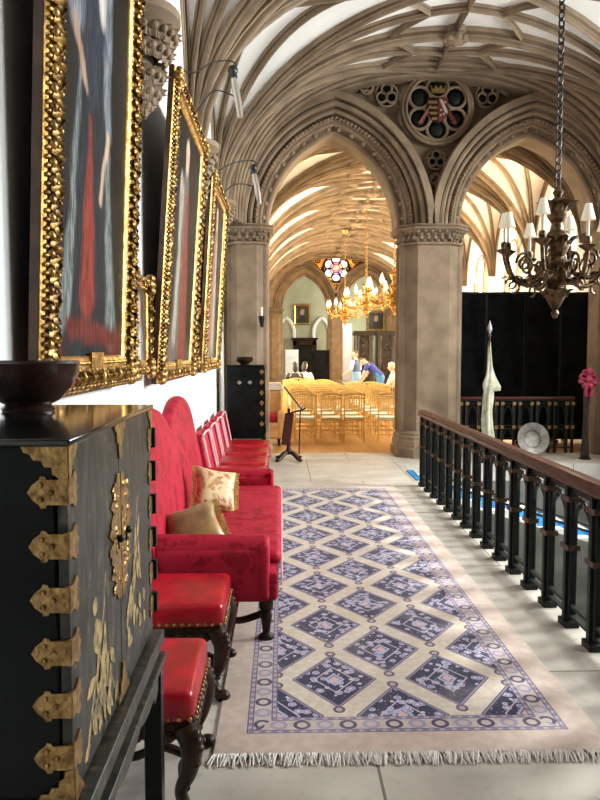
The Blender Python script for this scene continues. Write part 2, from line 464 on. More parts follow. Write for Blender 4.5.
M_pic3 = mat('portrait_in_grey_cloak', rough=.55, spec=.06, fn=paint([
    (.0,.45,.0,-.85,.14,.40,.05,(.16,.13,.11),(.26,.22,.19)),
    (.06,.40,.14,-.70,.04,.12,.04,(.34,.27,.22),(.44,.36,.30)),
    (-.16,.35,-.20,-.70,.05,.10,.04,(.26,.09,.06),(.36,.15,.10)),
    (.0,.72,.0,.64,.09,.08,.02,(.50,.33,.24),(.58,.42,.32)),
    ], ((.020,.016,.012),(.048,.04,.032)), .8))
M_pics = mat('small_bust_portrait', rough=.5, spec=.06, fn=paint([
    (.0,-.02,.0,-.30,.08,.17,.02,(.12,.11,.11),(.30,.30,.30)),
    (.02,-.06,.02,-.20,.03,.05,.015,(.48,.46,.44),(.58,.56,.53)),
    (.0,.12,.0,.06,.055,.045,.012,(.52,.33,.23),(.58,.42,.31)),
    ], ((.05,.042,.03),(.12,.10,.075)), .25))
M_picf = mat('bust_portrait', rough=.5, spec=.06, fn=paint([
    (.0,-.10,.0,-.50,.12,.28,.04,(.03,.03,.03),(.06,.055,.05)),
    (.0,.16,.0,.06,.10,.08,.03,(.42,.28,.20),(.48,.34,.25)),
    ], ((.05,.05,.04),(.09,.085,.07)), .35))
# ================================================================== THE BUILDING
XL, XR, CX = -.92, 5.68, 2.38          # hall side walls and ridge
YS = 11.40                              # front plane of the arched screen
def pointed(s, rise):                   # radius and centre offset of a two-centred arch
    R = (rise*rise+s*s)/(2*s); return R, R-s
def arch_z(u, s, spring, rise):
    R, c = pointed(s, rise); u = abs(u)
    return spring+math.sqrt(max(0, R*R-(u+c)**2))
def arched_wall(mb, s0, s1, z1, t0, t1, ops, fmap, N=24):
    # ops: list of (centre, half, sill, spring, rise); fmap(s,t,z)->xyz
    def quad(a,b,c,d): mb.add([fmap(*a),fmap(*b),fmap(*c),fmap(*d)], [(0,1,2,3)])
    def solid(a,b,z0,zz):
        mb.add([fmap(a,t0,z0),fmap(b,t0,z0),fmap(b,t1,z0),fmap(a,t1,z0),fmap(a,t0,zz),fmap(b,t0,zz),fmap(b,t1,zz),fmap(a,t1,zz)],
               [(0,3,2,1),(4,5,6,7),(0,1,5,4),(1,2,6,5),(2,3,7,6),(3,0,4,7)])
    cur = s0
    for (c,h,sill,spring,rise) in sorted(ops):
        if c-h > cur+1e-6: solid(cur, c-h, 0, z1)
        if sill > 0: solid(c-h, c+h, 0, sill)
        ss = [c-h*math.cos(PI*i/N) for i in range(N+1)]
        zz = [arch_z(x-c, h, spring, rise) for x in ss]
        for i in range(N):
            a,b = ss[i],ss[i+1]; za,zb = zz[i],zz[i+1]
            quad((a,t0,za),(b,t0,zb),(b,t0,z1),(a,t0,z1)); quad((b,t1,zb),(a,t1,za),(a,t1,z1),(b,t1,z1))
            quad((a,t1,za),(b,t1,zb),(b,t0,zb),(a,t0,za))
        quad((c-h,t0,z1),(c+h,t0,z1),(c+h,t1,z1),(c-h,t1,z1))
        cur = c+h
    if s1 > cur+1e-6: solid(cur, s1, 0, z1)

# ---- floors
mb = MB(); mb.box((XL-.3,-3.2,-.25),(1.86,12.05,0)); mb.box((1.86,10.75,-.25),(XR+.3,12.05,0)); mb.box((1.86,-3.2,-.25),(XR+.3,2.0,0)); mb.box((5.25,2.0,-.25),(XR+.3,10.75,0))
struct(mb.build('floor_hall', M_flags, smooth=0))
mb = MB(); mb.box((-1.4,12.05,-.25),(6.6,40,0)); struct(mb.build('floor_ballroom', M_parquet, smooth=0))
mb = MB(); mb.box((1.6,1.8,-2.9),(5.5,10.9,-2.65)); struct(mb.build('floor_stairwell', M_plaster, smooth=0))
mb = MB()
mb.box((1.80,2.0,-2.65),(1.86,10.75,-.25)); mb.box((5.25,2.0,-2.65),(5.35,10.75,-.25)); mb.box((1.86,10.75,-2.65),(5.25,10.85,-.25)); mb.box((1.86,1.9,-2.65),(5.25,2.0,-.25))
struct(mb.build('wall_stairwell', M_shadedstone, smooth=0))

# ---- side walls with tall pointed windows
HB = 2.75; HSP = [10.05-HB*k for k in range(5)]       # hall vault springers
BY0, BB = 12.05, 2.98; BSP = [BY0+BB*(k+.5) for k in range(7)]
YF = BY0+BB*7                                            # 32.91 far screen
CXB = 2.47; BXL, BXR = CXB-3.3, CXB+3.3
mb = MB(); mb.box((XL-.25,-3.0,0),(XL,YS+.6,7.0)); struct(mb.build('wall_left', M_wall, smooth=0))
hall_w = [(y,.92,1.1,3.3,1.75) for y in (8.675,5.925,3.175)]
mb = MB(); arched_wall(mb, -3.0, YS+.6, 7.0, XR, XR+.35, hall_w, lambda s,t,z:(t,s,z)); struct(mb.build('wall_right', M_stone, smooth=0))
mb = MB(); mb.box((XL-.25,-3.25,0),(XR+.35,-3.0,7.0)); struct(mb.build('wall_near', M_unseendark, smooth=0))
ball_w = [(BY0+BB*k,.95,1.15,3.75,1.7) for k in range(1,7)]
mb = MB(); arched_wall(mb, YS+.6, 41, 7.0, BXR, BXR+.35, ball_w, lambda s,t,z:(t,s,z)); struct(mb.build('wall_ballroom_right', M_wall, smooth=0))
mb = MB(); arched_wall(mb, YS+.6, 41, 7.0, BXL-.35, BXL, ball_w[1:5], lambda s,t,z:(t,s,z)); struct(mb.build('wall_ballroom_left', M_wall, smooth=0))
# stone mullions and leaded glass
M_pane = bpy.data.materials.new('window_glass'); M_pane.use_nodes = True
_t = M_pane.node_tree; _t.nodes.clear()
_o = _t.nodes.new('ShaderNodeOutputMaterial'); _m = _t.nodes.new('ShaderNodeMixShader'); _a = _t.nodes.new('ShaderNodeBsdfTransparent'); _b = _t.nodes.new('ShaderNodeBsdfGlossy')
_a.inputs[0].default_value = (.93,.93,.88,1); _b.inputs['Roughness'].default_value = .1; _m.inputs[0].default_value = .05
_t.links.new(_a.outputs[0], _m.inputs[1]); _t.links.new(_b.outputs[0], _m.inputs[2]); _t.links.new(_m.outputs[0], _o.inputs[0])
def window(n, x, y, h, sill, spring, rise):
    mb = MB()
    for dy in (-h+.03, 0, h-.03):
        zt = arch_z(dy, h, spring, rise) if abs(dy) < h-.05 else spring+.05
        mb.box((x-.06,y+dy-.045,sill),(x+.06,y+dy+.045,zt))
    mb.box((x-.12,y-h,sill-.08),(x+.12,y+h,sill+.02))
    mb.box((x-.05,y-h,2.55),(x+.05,y+h,2.63))
    for sg in (-1,1):
        pts = [(x, y+sg*h/2+(h/2)*math.cos(a)*1, spring+.1+(h*.75)*math.sin(a)) for a in [PI*i/12 for i in range(13)]]
        mb.tube(pts, .04, 6)
    f = struct(mb.build('window_%d' % n, M_stone))
    g = MB(); zs = [(dy, arch_z(dy,h,spring,rise)) for dy in [-h+h*2*i/16 for i in range(17)]]
    g.add([(x,y-h,sill),(x,y+h,sill)]+[(x,y+a,z) for a,z in reversed(zs)], [tuple(range(19))])
    g.build('glass_pane', M_pane, f, smooth=0)
for i,(y,h,a,b,c) in enumerate(hall_w): window(1+i, XR+.18, y, h, a, b, c)
for i,(y,h,a,b,c) in enumerate(ball_w): window(4+i, BXR+.18, y, h, a, b, c)
for i,(y,h,a,b,c) in enumerate(ball_w[1:5]): window(10+i, BXL-.18, y, h, a, b, c)

# ---- vaults
ZS, AP = 3.74, 2.36
def g_(t): return (1-(1-min(1,max(0,t)))**2.15)**(1/1.72)
def vault(name, trimname, x0, x1, cx, springs, B, zs, ap, rib_w=.115):
    W = (x1-x0)/2; cell = MB()
    Hb = lambda u: ap*(.80+.20*(u/W)**.8)
    def surf(sx, ys, tx, ty, H, t):
        X0 = x0 if sx > 0 else x1
        return Vector((X0+(tx)*sx*t, ys+ty*t, zs+H*g_(t)))
    tv = [0,.05,.1,.16,.22,.3,.38,.46,.55,.64,.73,.82,.91,1.0]
    for ys in springs:
        for sx in (1,-1):
            for sy in (1,-1):
                tg = [(W*k/7, B/2, Hb(W*k/7)) for k in range(8)]+[(W, B/2*(1-k/6), ap) for k in range(1,7)]
                vs = [tuple(surf(sx,ys,a,b*sy,H,t)) for a,b,H in tg for t in tv]
                n = len(tv); fs = []
                for i in range(len(tg)-1):
                    for j in range(n-1):
                        q = (i*n+j,(i+1)*n+j,(i+1)*n+j+1,i*n+j+1)
                        fs.append(q if sx*sy < 0 else q[::-1])
                cell.add(vs, fs)
    struct(cell.build(name, M_plaster, smooth=60))
    # rib profile: broad chamfers, hollow and a front roll
    H_ = [(-.5,.12),(-.5,-.26),(-.43,-.34),(-.37,-.30),(-.34,-.10),(-.27,-.06),(-.21,-.16),(-.20,-.42),(-.27,-.52),(-.27,-.62),(-.17,-.68),(-.13,-.62),(-.15,-.86),(-.09,-1.02)]
    P = H_+[(0,-1.07)]+[(-a,b) for a,b in reversed(H_)]
    def sweep(mb, pts, w, d):
        rings = []
        for i,p in enumerate(pts):
            t = (pts[min(i+1,len(pts)-1)]-pts[max(i-1,0)]).normalized()
            sd = Vector((t.x,t.y,0)); sd = Vector((-sd.y,sd.x,0)).normalized() if sd.length > 1e-5 else Vector((0,1,0))
            nn = sd.cross(t); nn = -nn if nn.z < 0 else nn
            if abs(t.z) > .98:
                nn = Vector((-sd.y, sd.x,0)); nn = nn if nn.dot(Vector((cx-p.x,0,0))) < 0 else -nn
            rings.append([tuple(p+sd*a*w+nn*b*d) for a,b in P])
        mb.loft(rings, closed=True, caps=True)
    k = 1
    tr = [0,.02,.05,.09,.14,.2,.27,.34,.42,.5,.58,.66,.74,.82,.9,1.0]
    for ys in springs:
        for sx in (1,-1):
            mb = MB()
            tl = [(W,0,ap,1.35)]
            for sy in (1,-1):
                tl += [(W,sy*B/4,ap,.8),(W,sy*B/2,ap,1.0),(W*.52,sy*B/2,Hb(W*.52),.8),(W*.24,sy*B/2,Hb(W*.24),.75),(0.03,sy*B/2,Hb(0),.9)]
            for a,b,H,q in tl:
                sweep(mb, [surf(sx,ys,a,b,H,t) for t in tr], rib_w*q, rib_w*1.1*q)
            struct(mb.build('%s_%d' % (trimname,k), M_stone, smooth=40)); k += 1
    # ridge ribs and liernes
    mb = MB(); ya, yb = springs[0]-B/2, springs[-1]+B/2
    if ya > yb: ya, yb = springs[-1]-B/2, springs[0]+B/2
    sweep(mb, [Vector((cx,ya+(yb-ya)*i/20,zs+ap)) for i in range(21)], rib_w*.7, .11)
    m0 = min(springs)-B/2
    for i in range(len(springs)+1):
        y = m0+i*B
        if i in (0,len(springs)): continue
        for sx in (1,-1):
            X0 = x0 if sx > 0 else x1
            sweep(mb, [Vector((X0+sx*W*j/8, y, zs+Hb(W*j/8))) for j in range(9)], rib_w*.7, .11)
    for ys in springs:
        for sx in (1,-1):
            for sy in (1,-1):
                # lierne linking the transverse rib and the tierceron, forming the star
                p = surf(sx,ys,W,0,ap,.72); q = surf(sx,ys,W,sy*B/4,ap,.86); r = surf(sx,ys,W,sy*B/2,ap,.74)
                sweep(mb, [p, (p+q)/2+Vector((0,0,.02)), q], rib_w*.55, .1); sweep(mb, [q, (r+q)/2+Vector((0,0,.02)), r], rib_w*.55, .1)
    struct(mb.build('%s_%d' % (trimname,k), M_stone, smooth=40))
    # bosses
    n = 0
    for ys in sorted(springs):
        for y in (ys, ys+B/2):
            if y > yb-.2: continue
            b = MB(); b.lathe([(.0,-.24),(.06,-.23),(.11,-.19),(.16,-.17),(.17,-.12),(.13,-.08),(.15,-.04),(.15,.02)], (cx,y,zs+ap), 14)
            for j in range(8):
                a = 2*PI*j/8; b.ball((cx+.14*math.cos(a),y+.14*math.sin(a),zs+ap-.15),(.055,.055,.05),6,5)
            k += 1; struct(b.build('%s_%d' % (trimname,k), M_stone, smooth=50))
vault('ceiling_hall', 'trim', XL, CX*2-XL, CX, HSP, HB, ZS, AP)
vault('ceiling_ballroom', 'trim_ballroom', BXL, BXR, CXB, BSP, BB, ZS, AP-.05, .105)

# ---- foliage helpers
def leaf(mb, M, s=1.0, curl=.5):
    vs = []; 
    for i in range(5):
        t = i/4; w = .5*math.sin(PI*min(1,.12+t*.85))*(1+.25*math.cos(t*9))
        out = .10+curl*t*t; z = t*(1-.35*t*t)
        for j in (-1,-.5,0,.5,1): vs.append((j*w*s, (out-.12*abs(j)+ .05*math.cos(j*6))*s, z*s))
    mb.add(vs, [(i*5+j,i*5+j+1,(i+1)*5+j+1,(i+1)*5+j) for i in range(4) for j in range(4)], M)
def foliage_path(mb, pts, z0, h, step, out=(.0)):
    # two staggered rows of curled leaves with knobs along a closed or open plan polyline
    for a,b in zip(pts[:-1],pts[1:]):
        a, b = Vector(a), Vector(b); d = b-a; L = d.length; n = max(1,round(L/step)); d.normalize()
        nx = Vector((d.y,-d.x)); ang = math.atan2(nx.y,nx.x)-PI/2
        for i in range(n):
            p = a+d*(L*(i+.5)/n)
            leaf(mb, T(p.x,p.y,z0+h*.45)@RZ(ang), h*.55, .5); 
            mb.ball((p.x+nx.x*h*.18,p.y+nx.y*h*.18,z0+h*.30), h*.17, 6, 5)
            p = a+d*(L*(i+.02)/n)
            leaf(mb, T(p.x,p.y,z0)@RZ(ang), h*.55, .4)
            mb.ball((p.x+nx.x*h*.32,p.y+nx.y*h*.32,z0+h*.82), h*.15, 6, 5)

# ---- columns of the screens
def column(cx, cy, hw, hd, z_cap, label, base=True, name='stone_column', cat='column', detail=True):
    ch = .42
    def plan(o=0.0, w=hw, d=hd):
        c = w*ch; w += o; d += o; c2 = c+o*.5
        return [(cx-w+c2,cy-d),(cx+w-c2,cy-d),(cx+w,cy-d+c2),(cx+w,cy+d-c2),(cx+w-c2,cy+d),(cx-w+c2,cy+d),(cx-w,cy+d-c2),(cx-w,cy-d+c2)]
    def ring(o,z): return [(x,y,z) for x,y in plan(o)]
    r = thing(name, label, cat, (cx,cy,0))
    mb = MB(); mb.loft([ring(-.07,.4),ring(-.07,z_cap-.28)])
    mb.build('shaft', M_stone, r)
    for sx in (-1,1):
        for sy in (-1,1):
            m2 = MB(); m2.lathe([(.075,.40),(.075,z_cap-.28)], (cx+sx*(hw-.06),cy+sy*hd*.36,0), 12); m2.build('attached_shaft', M_stone, r)
    m3 = MB(); m3.loft([ring(.06,0),ring(.06,.14),ring(.035,.17),ring(.035,.26),ring(.01,.29),ring(.02,.33),ring(-.01,.36),ring(-.005,.39),ring(-.06,.43)])
    m3.build('base', M_stone, r)
    m4 = MB(); z = z_cap-.30
    m4.loft([ring(-.05,z-.01),ring(-.005,z),ring(.005,z+.025),ring(-.06,z+.045),ring(-.07,z+.07),ring(-.05,z+.16),ring(.06,z+.215),ring(.085,z+.225),ring(.095,z+.25),ring(.06,z+.265),ring(.085,z+.285),ring(.085,z+.30)])
    c = m4.build('capital', M_stone, r)
    if detail:
        m5 = MB(); pl = plan(-.035); foliage_path(m5, pl+[pl[0]], z+.045, .19, .105)
        m5.build('carved_leaves', M_stone, c, smooth=60)
    return r
ZC = 3.70; PX = (-.49, 2.395, 5.26); 
column(PX[1]+.03, 11.88, .50, .48, ZC, 'thick stone column between the two tall arches, by the balustrade end')
column(PX[0]-.05, 11.85, .33, .42, ZC, 'stone column against the left wall, behind the small black cabinet', name='stone_column')
column(PX[2]+.45, 11.85, .36, .42, ZC, 'shadowed stone column at the right edge of the photo, right of the black screens')
column(CXB+.02, YF+.45, .32, .40, ZC, 'far stone column under the stained glass roundel at the end of the ballroom')
column(CXB-2.72, YF+.45, .32, .40, ZC, 'far stone column at the left end of the ballroom, left of the gold-framed portrait')
column(CXB+2.76, YF+.45, .32, .40, ZC, 'far stone column at the right end of the ballroom, behind the chandeliers', detail=False)

# ---- archivolts (moulded arch bands)
def roll(c, r, a0, a1, n=5): return [(c[0]+r*math.cos(a0+(a1-a0)*i/n), c[1]+r*math.sin(a0+(a1-a0)*i/n)) for i in range(n+1)]
def profile(dep):
    p = [(0,dep),(0,.40)]
    p += roll((.045,.37),.05,PI,PI*1.75)+[(.09,.30)]
    p += [(.075,.36),(.10,.36),(.10,.24)]+roll((.135,.225),.035,PI,PI*1.7)+[(.165,.18)]
    p += [(.165,.155),(.235,.145),(.235,.12)]
    p += [(.24,.20),(.255,.20)]+roll((.285,.11),.035,PI,PI*1.75)+[(.312,.05),(.312,.14),(.33,.14)]
    p += [(.335,.01)]+roll((.37,.0),.035,PI,PI*1.75)+[(.402,-.03),(.402,.06),(.425,.06)]
    p += [(.43,-.10),(.53,-.10),(.54,-.07),(.545,.18)]
    return p
def archivolt(name, cx, s, spring, rise, yf, dep, M=M_stone, beads=True, scale=1.0):
    R0, c = pointed(s, rise); mb = MB()
    prof = profile(dep)
    N = 26
    for sg in (-1,1):
        rings = []
        for (r,y) in prof:
            R = R0+r*scale; ph = math.acos(c/R)
            rings.append([(cx+sg*(R*math.cos(ph*i/N)-c), yf+y, spring+R*math.sin(ph*i/N)) for i in range(N+1)])
        if sg > 0: rings = [list(reversed(q)) for q in rings]
        mb.loft(rings, closed=False, caps=False)
    o = struct(mb.build(name, M, smooth=28))
    if beads:
        b = MB(); R = R0+.20*scale; ph = math.acos(c/R); n = 34
        for sg in (-1,1):
            for i in range(n):
                a = ph*(i+.5)/n
                M4 = T(cx+sg*(R*math.cos(a)-c), yf+.135, spring+R*math.sin(a))@RY(-sg*a if sg>0 else a)
                b.ball((0,0,0),(.034,.03,.026),6,5,M4); b.ball((.0,-.012,.0),(.016,.03,.034),5,4,M4)
        R = R0+.09*scale; ph = math.acos(c/R); n = 9
        for sg in (-1,1):
            for i in range(n):
                a = ph*(i+.6)/n; p = (cx+sg*(R*math.cos(a)-c), yf+.25, spring+R*math.sin(a))
                b.ball(p,(.045,.05,.045),6,5)
        b.build('carved_flowers', M, o, smooth=60)
    return o
A1, A2 = .835, 3.99; SA, RISE = 1.035, 1.46
archivolt('trim_arch_left', A1, SA, ZC, RISE, YS, .85)
archivolt('trim_arch_right', A2, SA+.06, ZC, RISE, YS, .85)
mb = MB(); arched_wall(mb, XL, CX*2-XL, 7.0, YS+.30, YS+.70, [(A1,SA+.10,0,ZC,RISE+.10),(A2,SA+.16,0,ZC,RISE+.10)], lambda s,t,z:(s,t,z), 30)
struct(mb.build('wall_screen', M_stone, smooth=0))
# great arch over both: deep banded soffit coming toward the hall
def great_arch(name, cx, a, b, zc, yf, bands):
    mb = MB(); N = 48; rings = []
    for (r,y) in bands:
        ring = []
        for i in range(N+1):
            th = PI*i/N; q = math.cos(th); s_ = math.sin(th)
            ring.append((cx-(a+r)*math.copysign(abs(q)**.92,q), yf+y, zc+(b+r)*s_**.86))
        rings.append(ring)
    mb.loft(rings, closed=False, caps=False)
    return struct(mb.build(name, M_stone, smooth=28))
gb = [(0,.32),(0,.02)]
yy = 0.0; rr = 0.0
for k in range(5):
    gb += roll((rr+.035,yy-.03),.035,PI*.9,PI*1.7,5)+[(rr+.05,yy-.06),(rr+.095,yy-.062),(rr+.095,yy-.10),(rr+.04,yy-.115),(rr+.04,yy-.13)]
    rr += .035; yy -= .14
gb += [(rr+.05,yy),(rr+.14,yy),(rr+.16,yy+.10)]
great_arch('trim_great_arch', CX, 2.92, 2.27, ZC-.02, YS+.02, gb)
# far screen
F1, F2 = CXB-1.38, CXB+1.42
archivolt('trim_arch_far_left', F1, 1.0, ZC, 1.50, YF, .8, beads=False)
archivolt('trim_arch_far_right', F2, 1.0, ZC, 1.50, YF, .8, beads=False)
mb = MB(); arched_wall(mb, BXL, BXR, 7.0, YF+.32, YF+.70, [(F1,1.1,0,ZC,1.60),(F2,1.1,0,ZC,1.60)], lambda s,t,z:(s,t,z), 24)
struct(mb.build('wall_far_screen', M_stone, smooth=0))
great_arch('trim_great_arch_far', CXB, 2.85, 2.27, ZC-.02, YF+.02, gb)
# room beyond
mb = MB(); mb.box((BXL-.3,38.4,0),(BXR+.3,38.7,7)); struct(mb.build('wall_far', M_green, smooth=0))
mb = MB(); mb.box((BXL-.3,YF+.7,6.6),(BXR+.3,38.5,6.8)); struct(mb.build('ceiling_far_room', M_plaster, smooth=0))
def niche(n, x):
    mb = MB(); s, sp, ri = .42, 2.75, .75
    R,c = pointed(s,ri)
    for (r0,r1,y0,y1) in ((0,.14,38.40,38.26),):
        for sg in (-1,1):
            ph = math.acos(c/R)
            pa = [(x+sg*(R*math.cos(ph*i/10)-c), sp+R*math.sin(ph*i/10)) for i in range(11)]
            pts = [(x+sg*s,38.34,0)]+[(a,38.34,b) for a,b in pa]
            mb.tube(pts, .09, 6)
    f = struct(mb.build('door_%d' % n, M_wall)); 
    g = MB(); zs = [(dx, arch_z(dx,s,sp,ri)) for dx in [-s+2*s*i/14 for i in range(15)]]
    poly = [(-s,0),(s,0)]+list(reversed(zs))
    g.add([(x+a,38.38,b) for a,b in poly]+[(x+a,38.36,b) for a,b in poly], [tuple(range(17)),tuple(range(33,16,-1))])
    g.build('door_panel', M_green, f, smooth=0)
niche(1, .28); niche(2, 2.15)
mb = MB(); mb.box((2.75,38.25,0),(3.75,38.40,3.2)); mb.box((2.85,38.2,.2),(3.2,38.26,3.0)); mb.box((3.3,38.2,.2),(3.65,38.26,3.0)); struct(mb.build('door_3', M_white, smooth=0))
# ================================================================== HALL FURNITURE
# ---- rug
mb = MB(); N1, N2 = 24, 60
mb.rbox((-.29-.565,2.93-5.95,0),(1.42-.565,8.97-5.95,.012),.005,2)
rug = mb.build('rug', M_rug, world=False)
rug.location = (.565,5.95,.001)
tag(rug, 'long ivory rug with navy diamond medallions on the stone floor beside the balustrade', 'rug')
fr = MB()
for end in (-1,1):
    n = 420 if end < 0 else 200
    for i in range(n):
        x = -.852+1.704*(i+random.random()*.8)/n; y0 = end*3.01; L = random.uniform(.06,.10)
        dx = random.uniform(-.03,.03); fr.tube([(x,y0,.008),(x+dx*.4,y0+end*L*.5,.012+random.random()*.008),(x+dx,y0+end*L,.004)], [.0032,.0038,.0022], 4)
tag(fr.build('fringe', M_fringe, rug, world=False), kind='stuff')

# ---- carved corbels on the left wall
def corbel(y, label):
    z0, z1 = 3.15, 3.77; kx = 1.25
    r = thing('carved_corbel', label, 'corbel', (XL,y,z0), group='corbels carrying the vault ribs')
    m = MB(); m.lathe([(.02,0),(.07,.03),(.10,.09),(.12,.14),(.125,.30),(.14,.33)], (XL+.005,y,z0), 16, a0=-PI/2, a1=PI/2)
    m.build('bracket', M_stone, r)
    m = MB(); m.lathe([(.16,.33),(.175,.35),(.20,.42),(.26,.47),(.275,.49),(.25,.505),(.28,.53),(.305,.55),(.305,.60),(.0,.60)], (XL+.005,y,z0), 20, a0=-PI/2, a1=PI/2); m.build('abacus', M_stone, r)
    m = MB()
    for ring,(zz,rad,n,sc_) in enumerate(((.10,.12,7,.14),(.20,.14,8,.13),(.34,.19,10,.12),(.44,.225,11,.12),(.03,.07,5,.11))):
        for i in range(n):
            a = -PI/2*.85+PI*.85*i/(n-1)
            Mx = T(XL+.02+rad*math.cos(a), y+rad*math.sin(a), z0+zz-.04)@RZ(a-PI/2)
            leaf(m, Mx, sc_, .6); m.ball((XL+.02+(rad+.03)*math.cos(a+.2), y+(rad+.03)*math.sin(a+.2), z0+zz+.02), .026, 6, 5)
    m.build('carved_leaves', M_stone, r, smooth=60)
corbel(4.55,'leafy stone corbel between the nearest large portrait and the middle large portrait')
corbel(7.30,'leafy stone corbel between the middle and the farthest large portraits')
corbel(10.05,'leafy stone corbel on the left wall just before the left column')
# ---- gilt-framed portraits, hung leaning forward
def portrait(label, y0, y1, z0, z1, fw, fd, tilt, canv, ornate=True, plate=True, x=XL+.012, group=None, name='framed_portrait', gap=.035):
    w, h = y1-y0, z1-z0
    x += gap
    r = thing(name, label, 'painting', (x, (y0+y1)/2, z0), group=group); r.rotation_euler = (0, tilt, 0)
    # local frame: x out from wall, y along wall, z up (origin bottom centre of the back)
    prof = [(0,0),(0,fd*.55),(.10*fw,fd*.75),(.16*fw,fd*.72),(.22*fw,fd*.95),(.38*fw,fd),(.55*fw,fd*.92),(.62*fw,fd*.70),(.80*fw,fd*.62),(.86*fw,fd*.70),(.94*fw,fd*.62),(1.0*fw,fd*.40)]
    m = MB()
    rings = []
    for q,d in prof: rings.append([(d,-w/2+q,q),(d,w/2-q,q),(d,w/2-q,h-q),(d,-w/2+q,h-q)])
    m.loft(rings, closed=True, caps=False)
    f = m.build('frame', M_gilt, r, world=False)
    sd = MB()
    sd.loft([[(a,-w/2-.004,-.004),(a,w/2+.004,-.004),(a,w/2+.004,h+.004),(a,-w/2-.004,h+.004)] for a in (0,fd*.5)], caps=False); sd.build('frame_side', M_frameside, r, world=False, smooth=0)
    if ornate:
        o = MB(); o2 = MB(); step = .062
        def edge(a, b, n2):
            a, b = Vector(a), Vector(b); L = (b-a).length; n = max(2,int(L/step)); d = (b-a)/n
            dirn = d.normalized()
            for i in range(n):
                p = a+d*(i+.5); s_ = 1 if i%2 else .75
                ang = math.atan2(dirn.z, dirn.y)
                Mx = T(fd*.95,p.y,p.z)@RX(ang)
                leaf(o, Mx@T(.0,0,-fw*.26)@RX(.7)@RZ(-PI/2), fw*.50*s_, .35); leaf(o, Mx@T(.0,step*.3,fw*.24)@RX(PI-.6)@RZ(-PI/2), fw*.42*s_, .45); leaf(o, Mx@T(.004,step*.6,-fw*.05)@RX(-1.2)@RZ(-PI/2), fw*.38, .4)
                o.ball((.012,step*.4,fw*.12*(1 if i%2 else -1)),(.009,.010,.010),6,5,Mx)
                o.ball((.0,step*.1,-fw*.26),(.016,.022,.014),6,4,Mx@RX(.4))
                if i%5 == 0: o.ball((.012,0,0),(.020,.014,fw*.22),7,5,Mx)
            nb_ = max(3,int(L/.03)); d = (b-a)/nb_
            for i in range(nb_):
                p = a+d*(i+.5); c = Vector((0, (0-p.y), (h/2-p.z))); 
                q = p+n2*(fw*.38); o2.ball((fd*.66,q.y,q.z),(.007,.009,.009),5,4); q = p-n2*(fw*.33); o.ball((fd*.80,q.y,q.z),(.009,.010,.010),5,4)
        q = fw*.42
        edge((0,-w/2+q,q),(0,w/2-q,q),Vector((0,0,1))); edge((0,w/2-q,q),(0,w/2-q,h-q),Vector((0,-1,0)))
        edge((0,w/2-q,h-q),(0,-w/2+q,h-q),Vector((0,0,-1))); edge((0,-w/2+q,h-q),(0,-w/2+q,q),Vector((0,1,0)))
        for sy in (-1,1):
            for zz in (0,h):
                for k in range(6):
                    a = k*PI/3; o.ball((fd*.95,sy*(w/2-q)+.045*math.cos(a),zz+(q if zz==0 else -q)+.045*math.sin(a)),(.03,.03,.03),6,5)
                o.ball((fd,sy*(w/2-q),zz+(q if zz==0 else -q)),(.035,.03,.03),7,5)
        o.build('carved_foliage', M_giltdark, f, world=False, smooth=60); o2.build('bead_moulding', M_gilt, f, world=False, smooth=60)
    c = MB(); a = fw*.97
    c.box((fd*.28,-w/2+a,a-h/2),(fd*.40,w/2-a,h-a-h/2))
    co_ = c.build('canvas', canv, r, world=False, smooth=0); co_.location = (0,0,h/2)
    b = MB(); b.box((.0,-w/2+.05,.05),(fd*.3,w/2-.05,h-.05)); b.build('gap_shade_backing', M_black, r, world=False, smooth=0)  # black board added to deepen the shade in the gap behind the frame
    if plate:
        p = MB(); p.box((fd*.62,-.10,fw*.62),(fd*.86,.10,fw*1.10)); p.box((fd*.84,-.085,fw*.68),(fd*.90,.085,fw*1.04)); p.build('name_plate', M_gilt, r, world=False, bevel=.004)
    return r
portrait('nearest large gilt-framed portrait of a figure in dark gown over red underskirt', 2.50, 3.96, 1.53, 4.02, .155, .065, .040, M_pic1)
portrait('middle large gilt-framed portrait of a standing figure with a red robe, above the crimson settee', 4.86, 6.70, 1.49, 3.58, .14, .065, .070, M_pic2)
portrait('farthest large gilt-framed portrait in grey tones, above the row of red chairs', 7.58, 9.45, 1.49, 3.60, .14, .065, .064, M_pic3)
portrait('small gilt-framed head portrait hung between the nearest and middle large portraits', 4.24, 4.80, 1.56, 2.17, .08, .055, .01, M_pics, plate=True, gap=0)
portrait('small gilt-framed head portrait hung between the middle and farthest large portraits', 6.88, 7.44, 1.56, 2.17, .08, .055, .01, M_pics, plate=False, gap=0)
# ---- picture lights: wavy cables carrying a lamp head and long tube
def picture_light(label, y, x, z):
    r = thing('picture_light', label, 'picture light', (x,y,z), group='picture lights on wavy cables')
    m = MB(); m.tube([(x,y,z+.03),(x,y,z-.05)], [.035,.045], 12); m.ball((x,y,z+.02),.05,10,8); m.build('lamp_head', M_rubber, r)
    t = MB(); t.tube([(x+.005,y,z-.04),(x+.02,y-.02,z-.12),(x+.05,y-.02,z-.28),(x+.07,y-.02,z-.42)], [.028,.035,.034,.026], 10)
    t.build('reflector_tube', M_lampglass, r)
    for k,(dz,dz0) in enumerate(((.05,-.06),(-.25,-.38))):
        c = MB(); xs = XL+.10
        c.tube(catmull([(xs-.1,y-.25+.1*k,z+dz0),(xs+.02,y-.2+.1*k,z+dz0-.02),((xs+x)/2,y-.1,z+dz*.6+.02-.08*k),(x-.05,y,z+dz+.06),(x+.03,y,z+dz+.03-.02*k),(x+.02,y,z+dz-.03)],6), .007, 6)
        c.build('curved_arm', M_cable, r)
picture_light('dark lamp on wavy arms above the top of the middle large portrait', 7.0, -.45, 4.33)
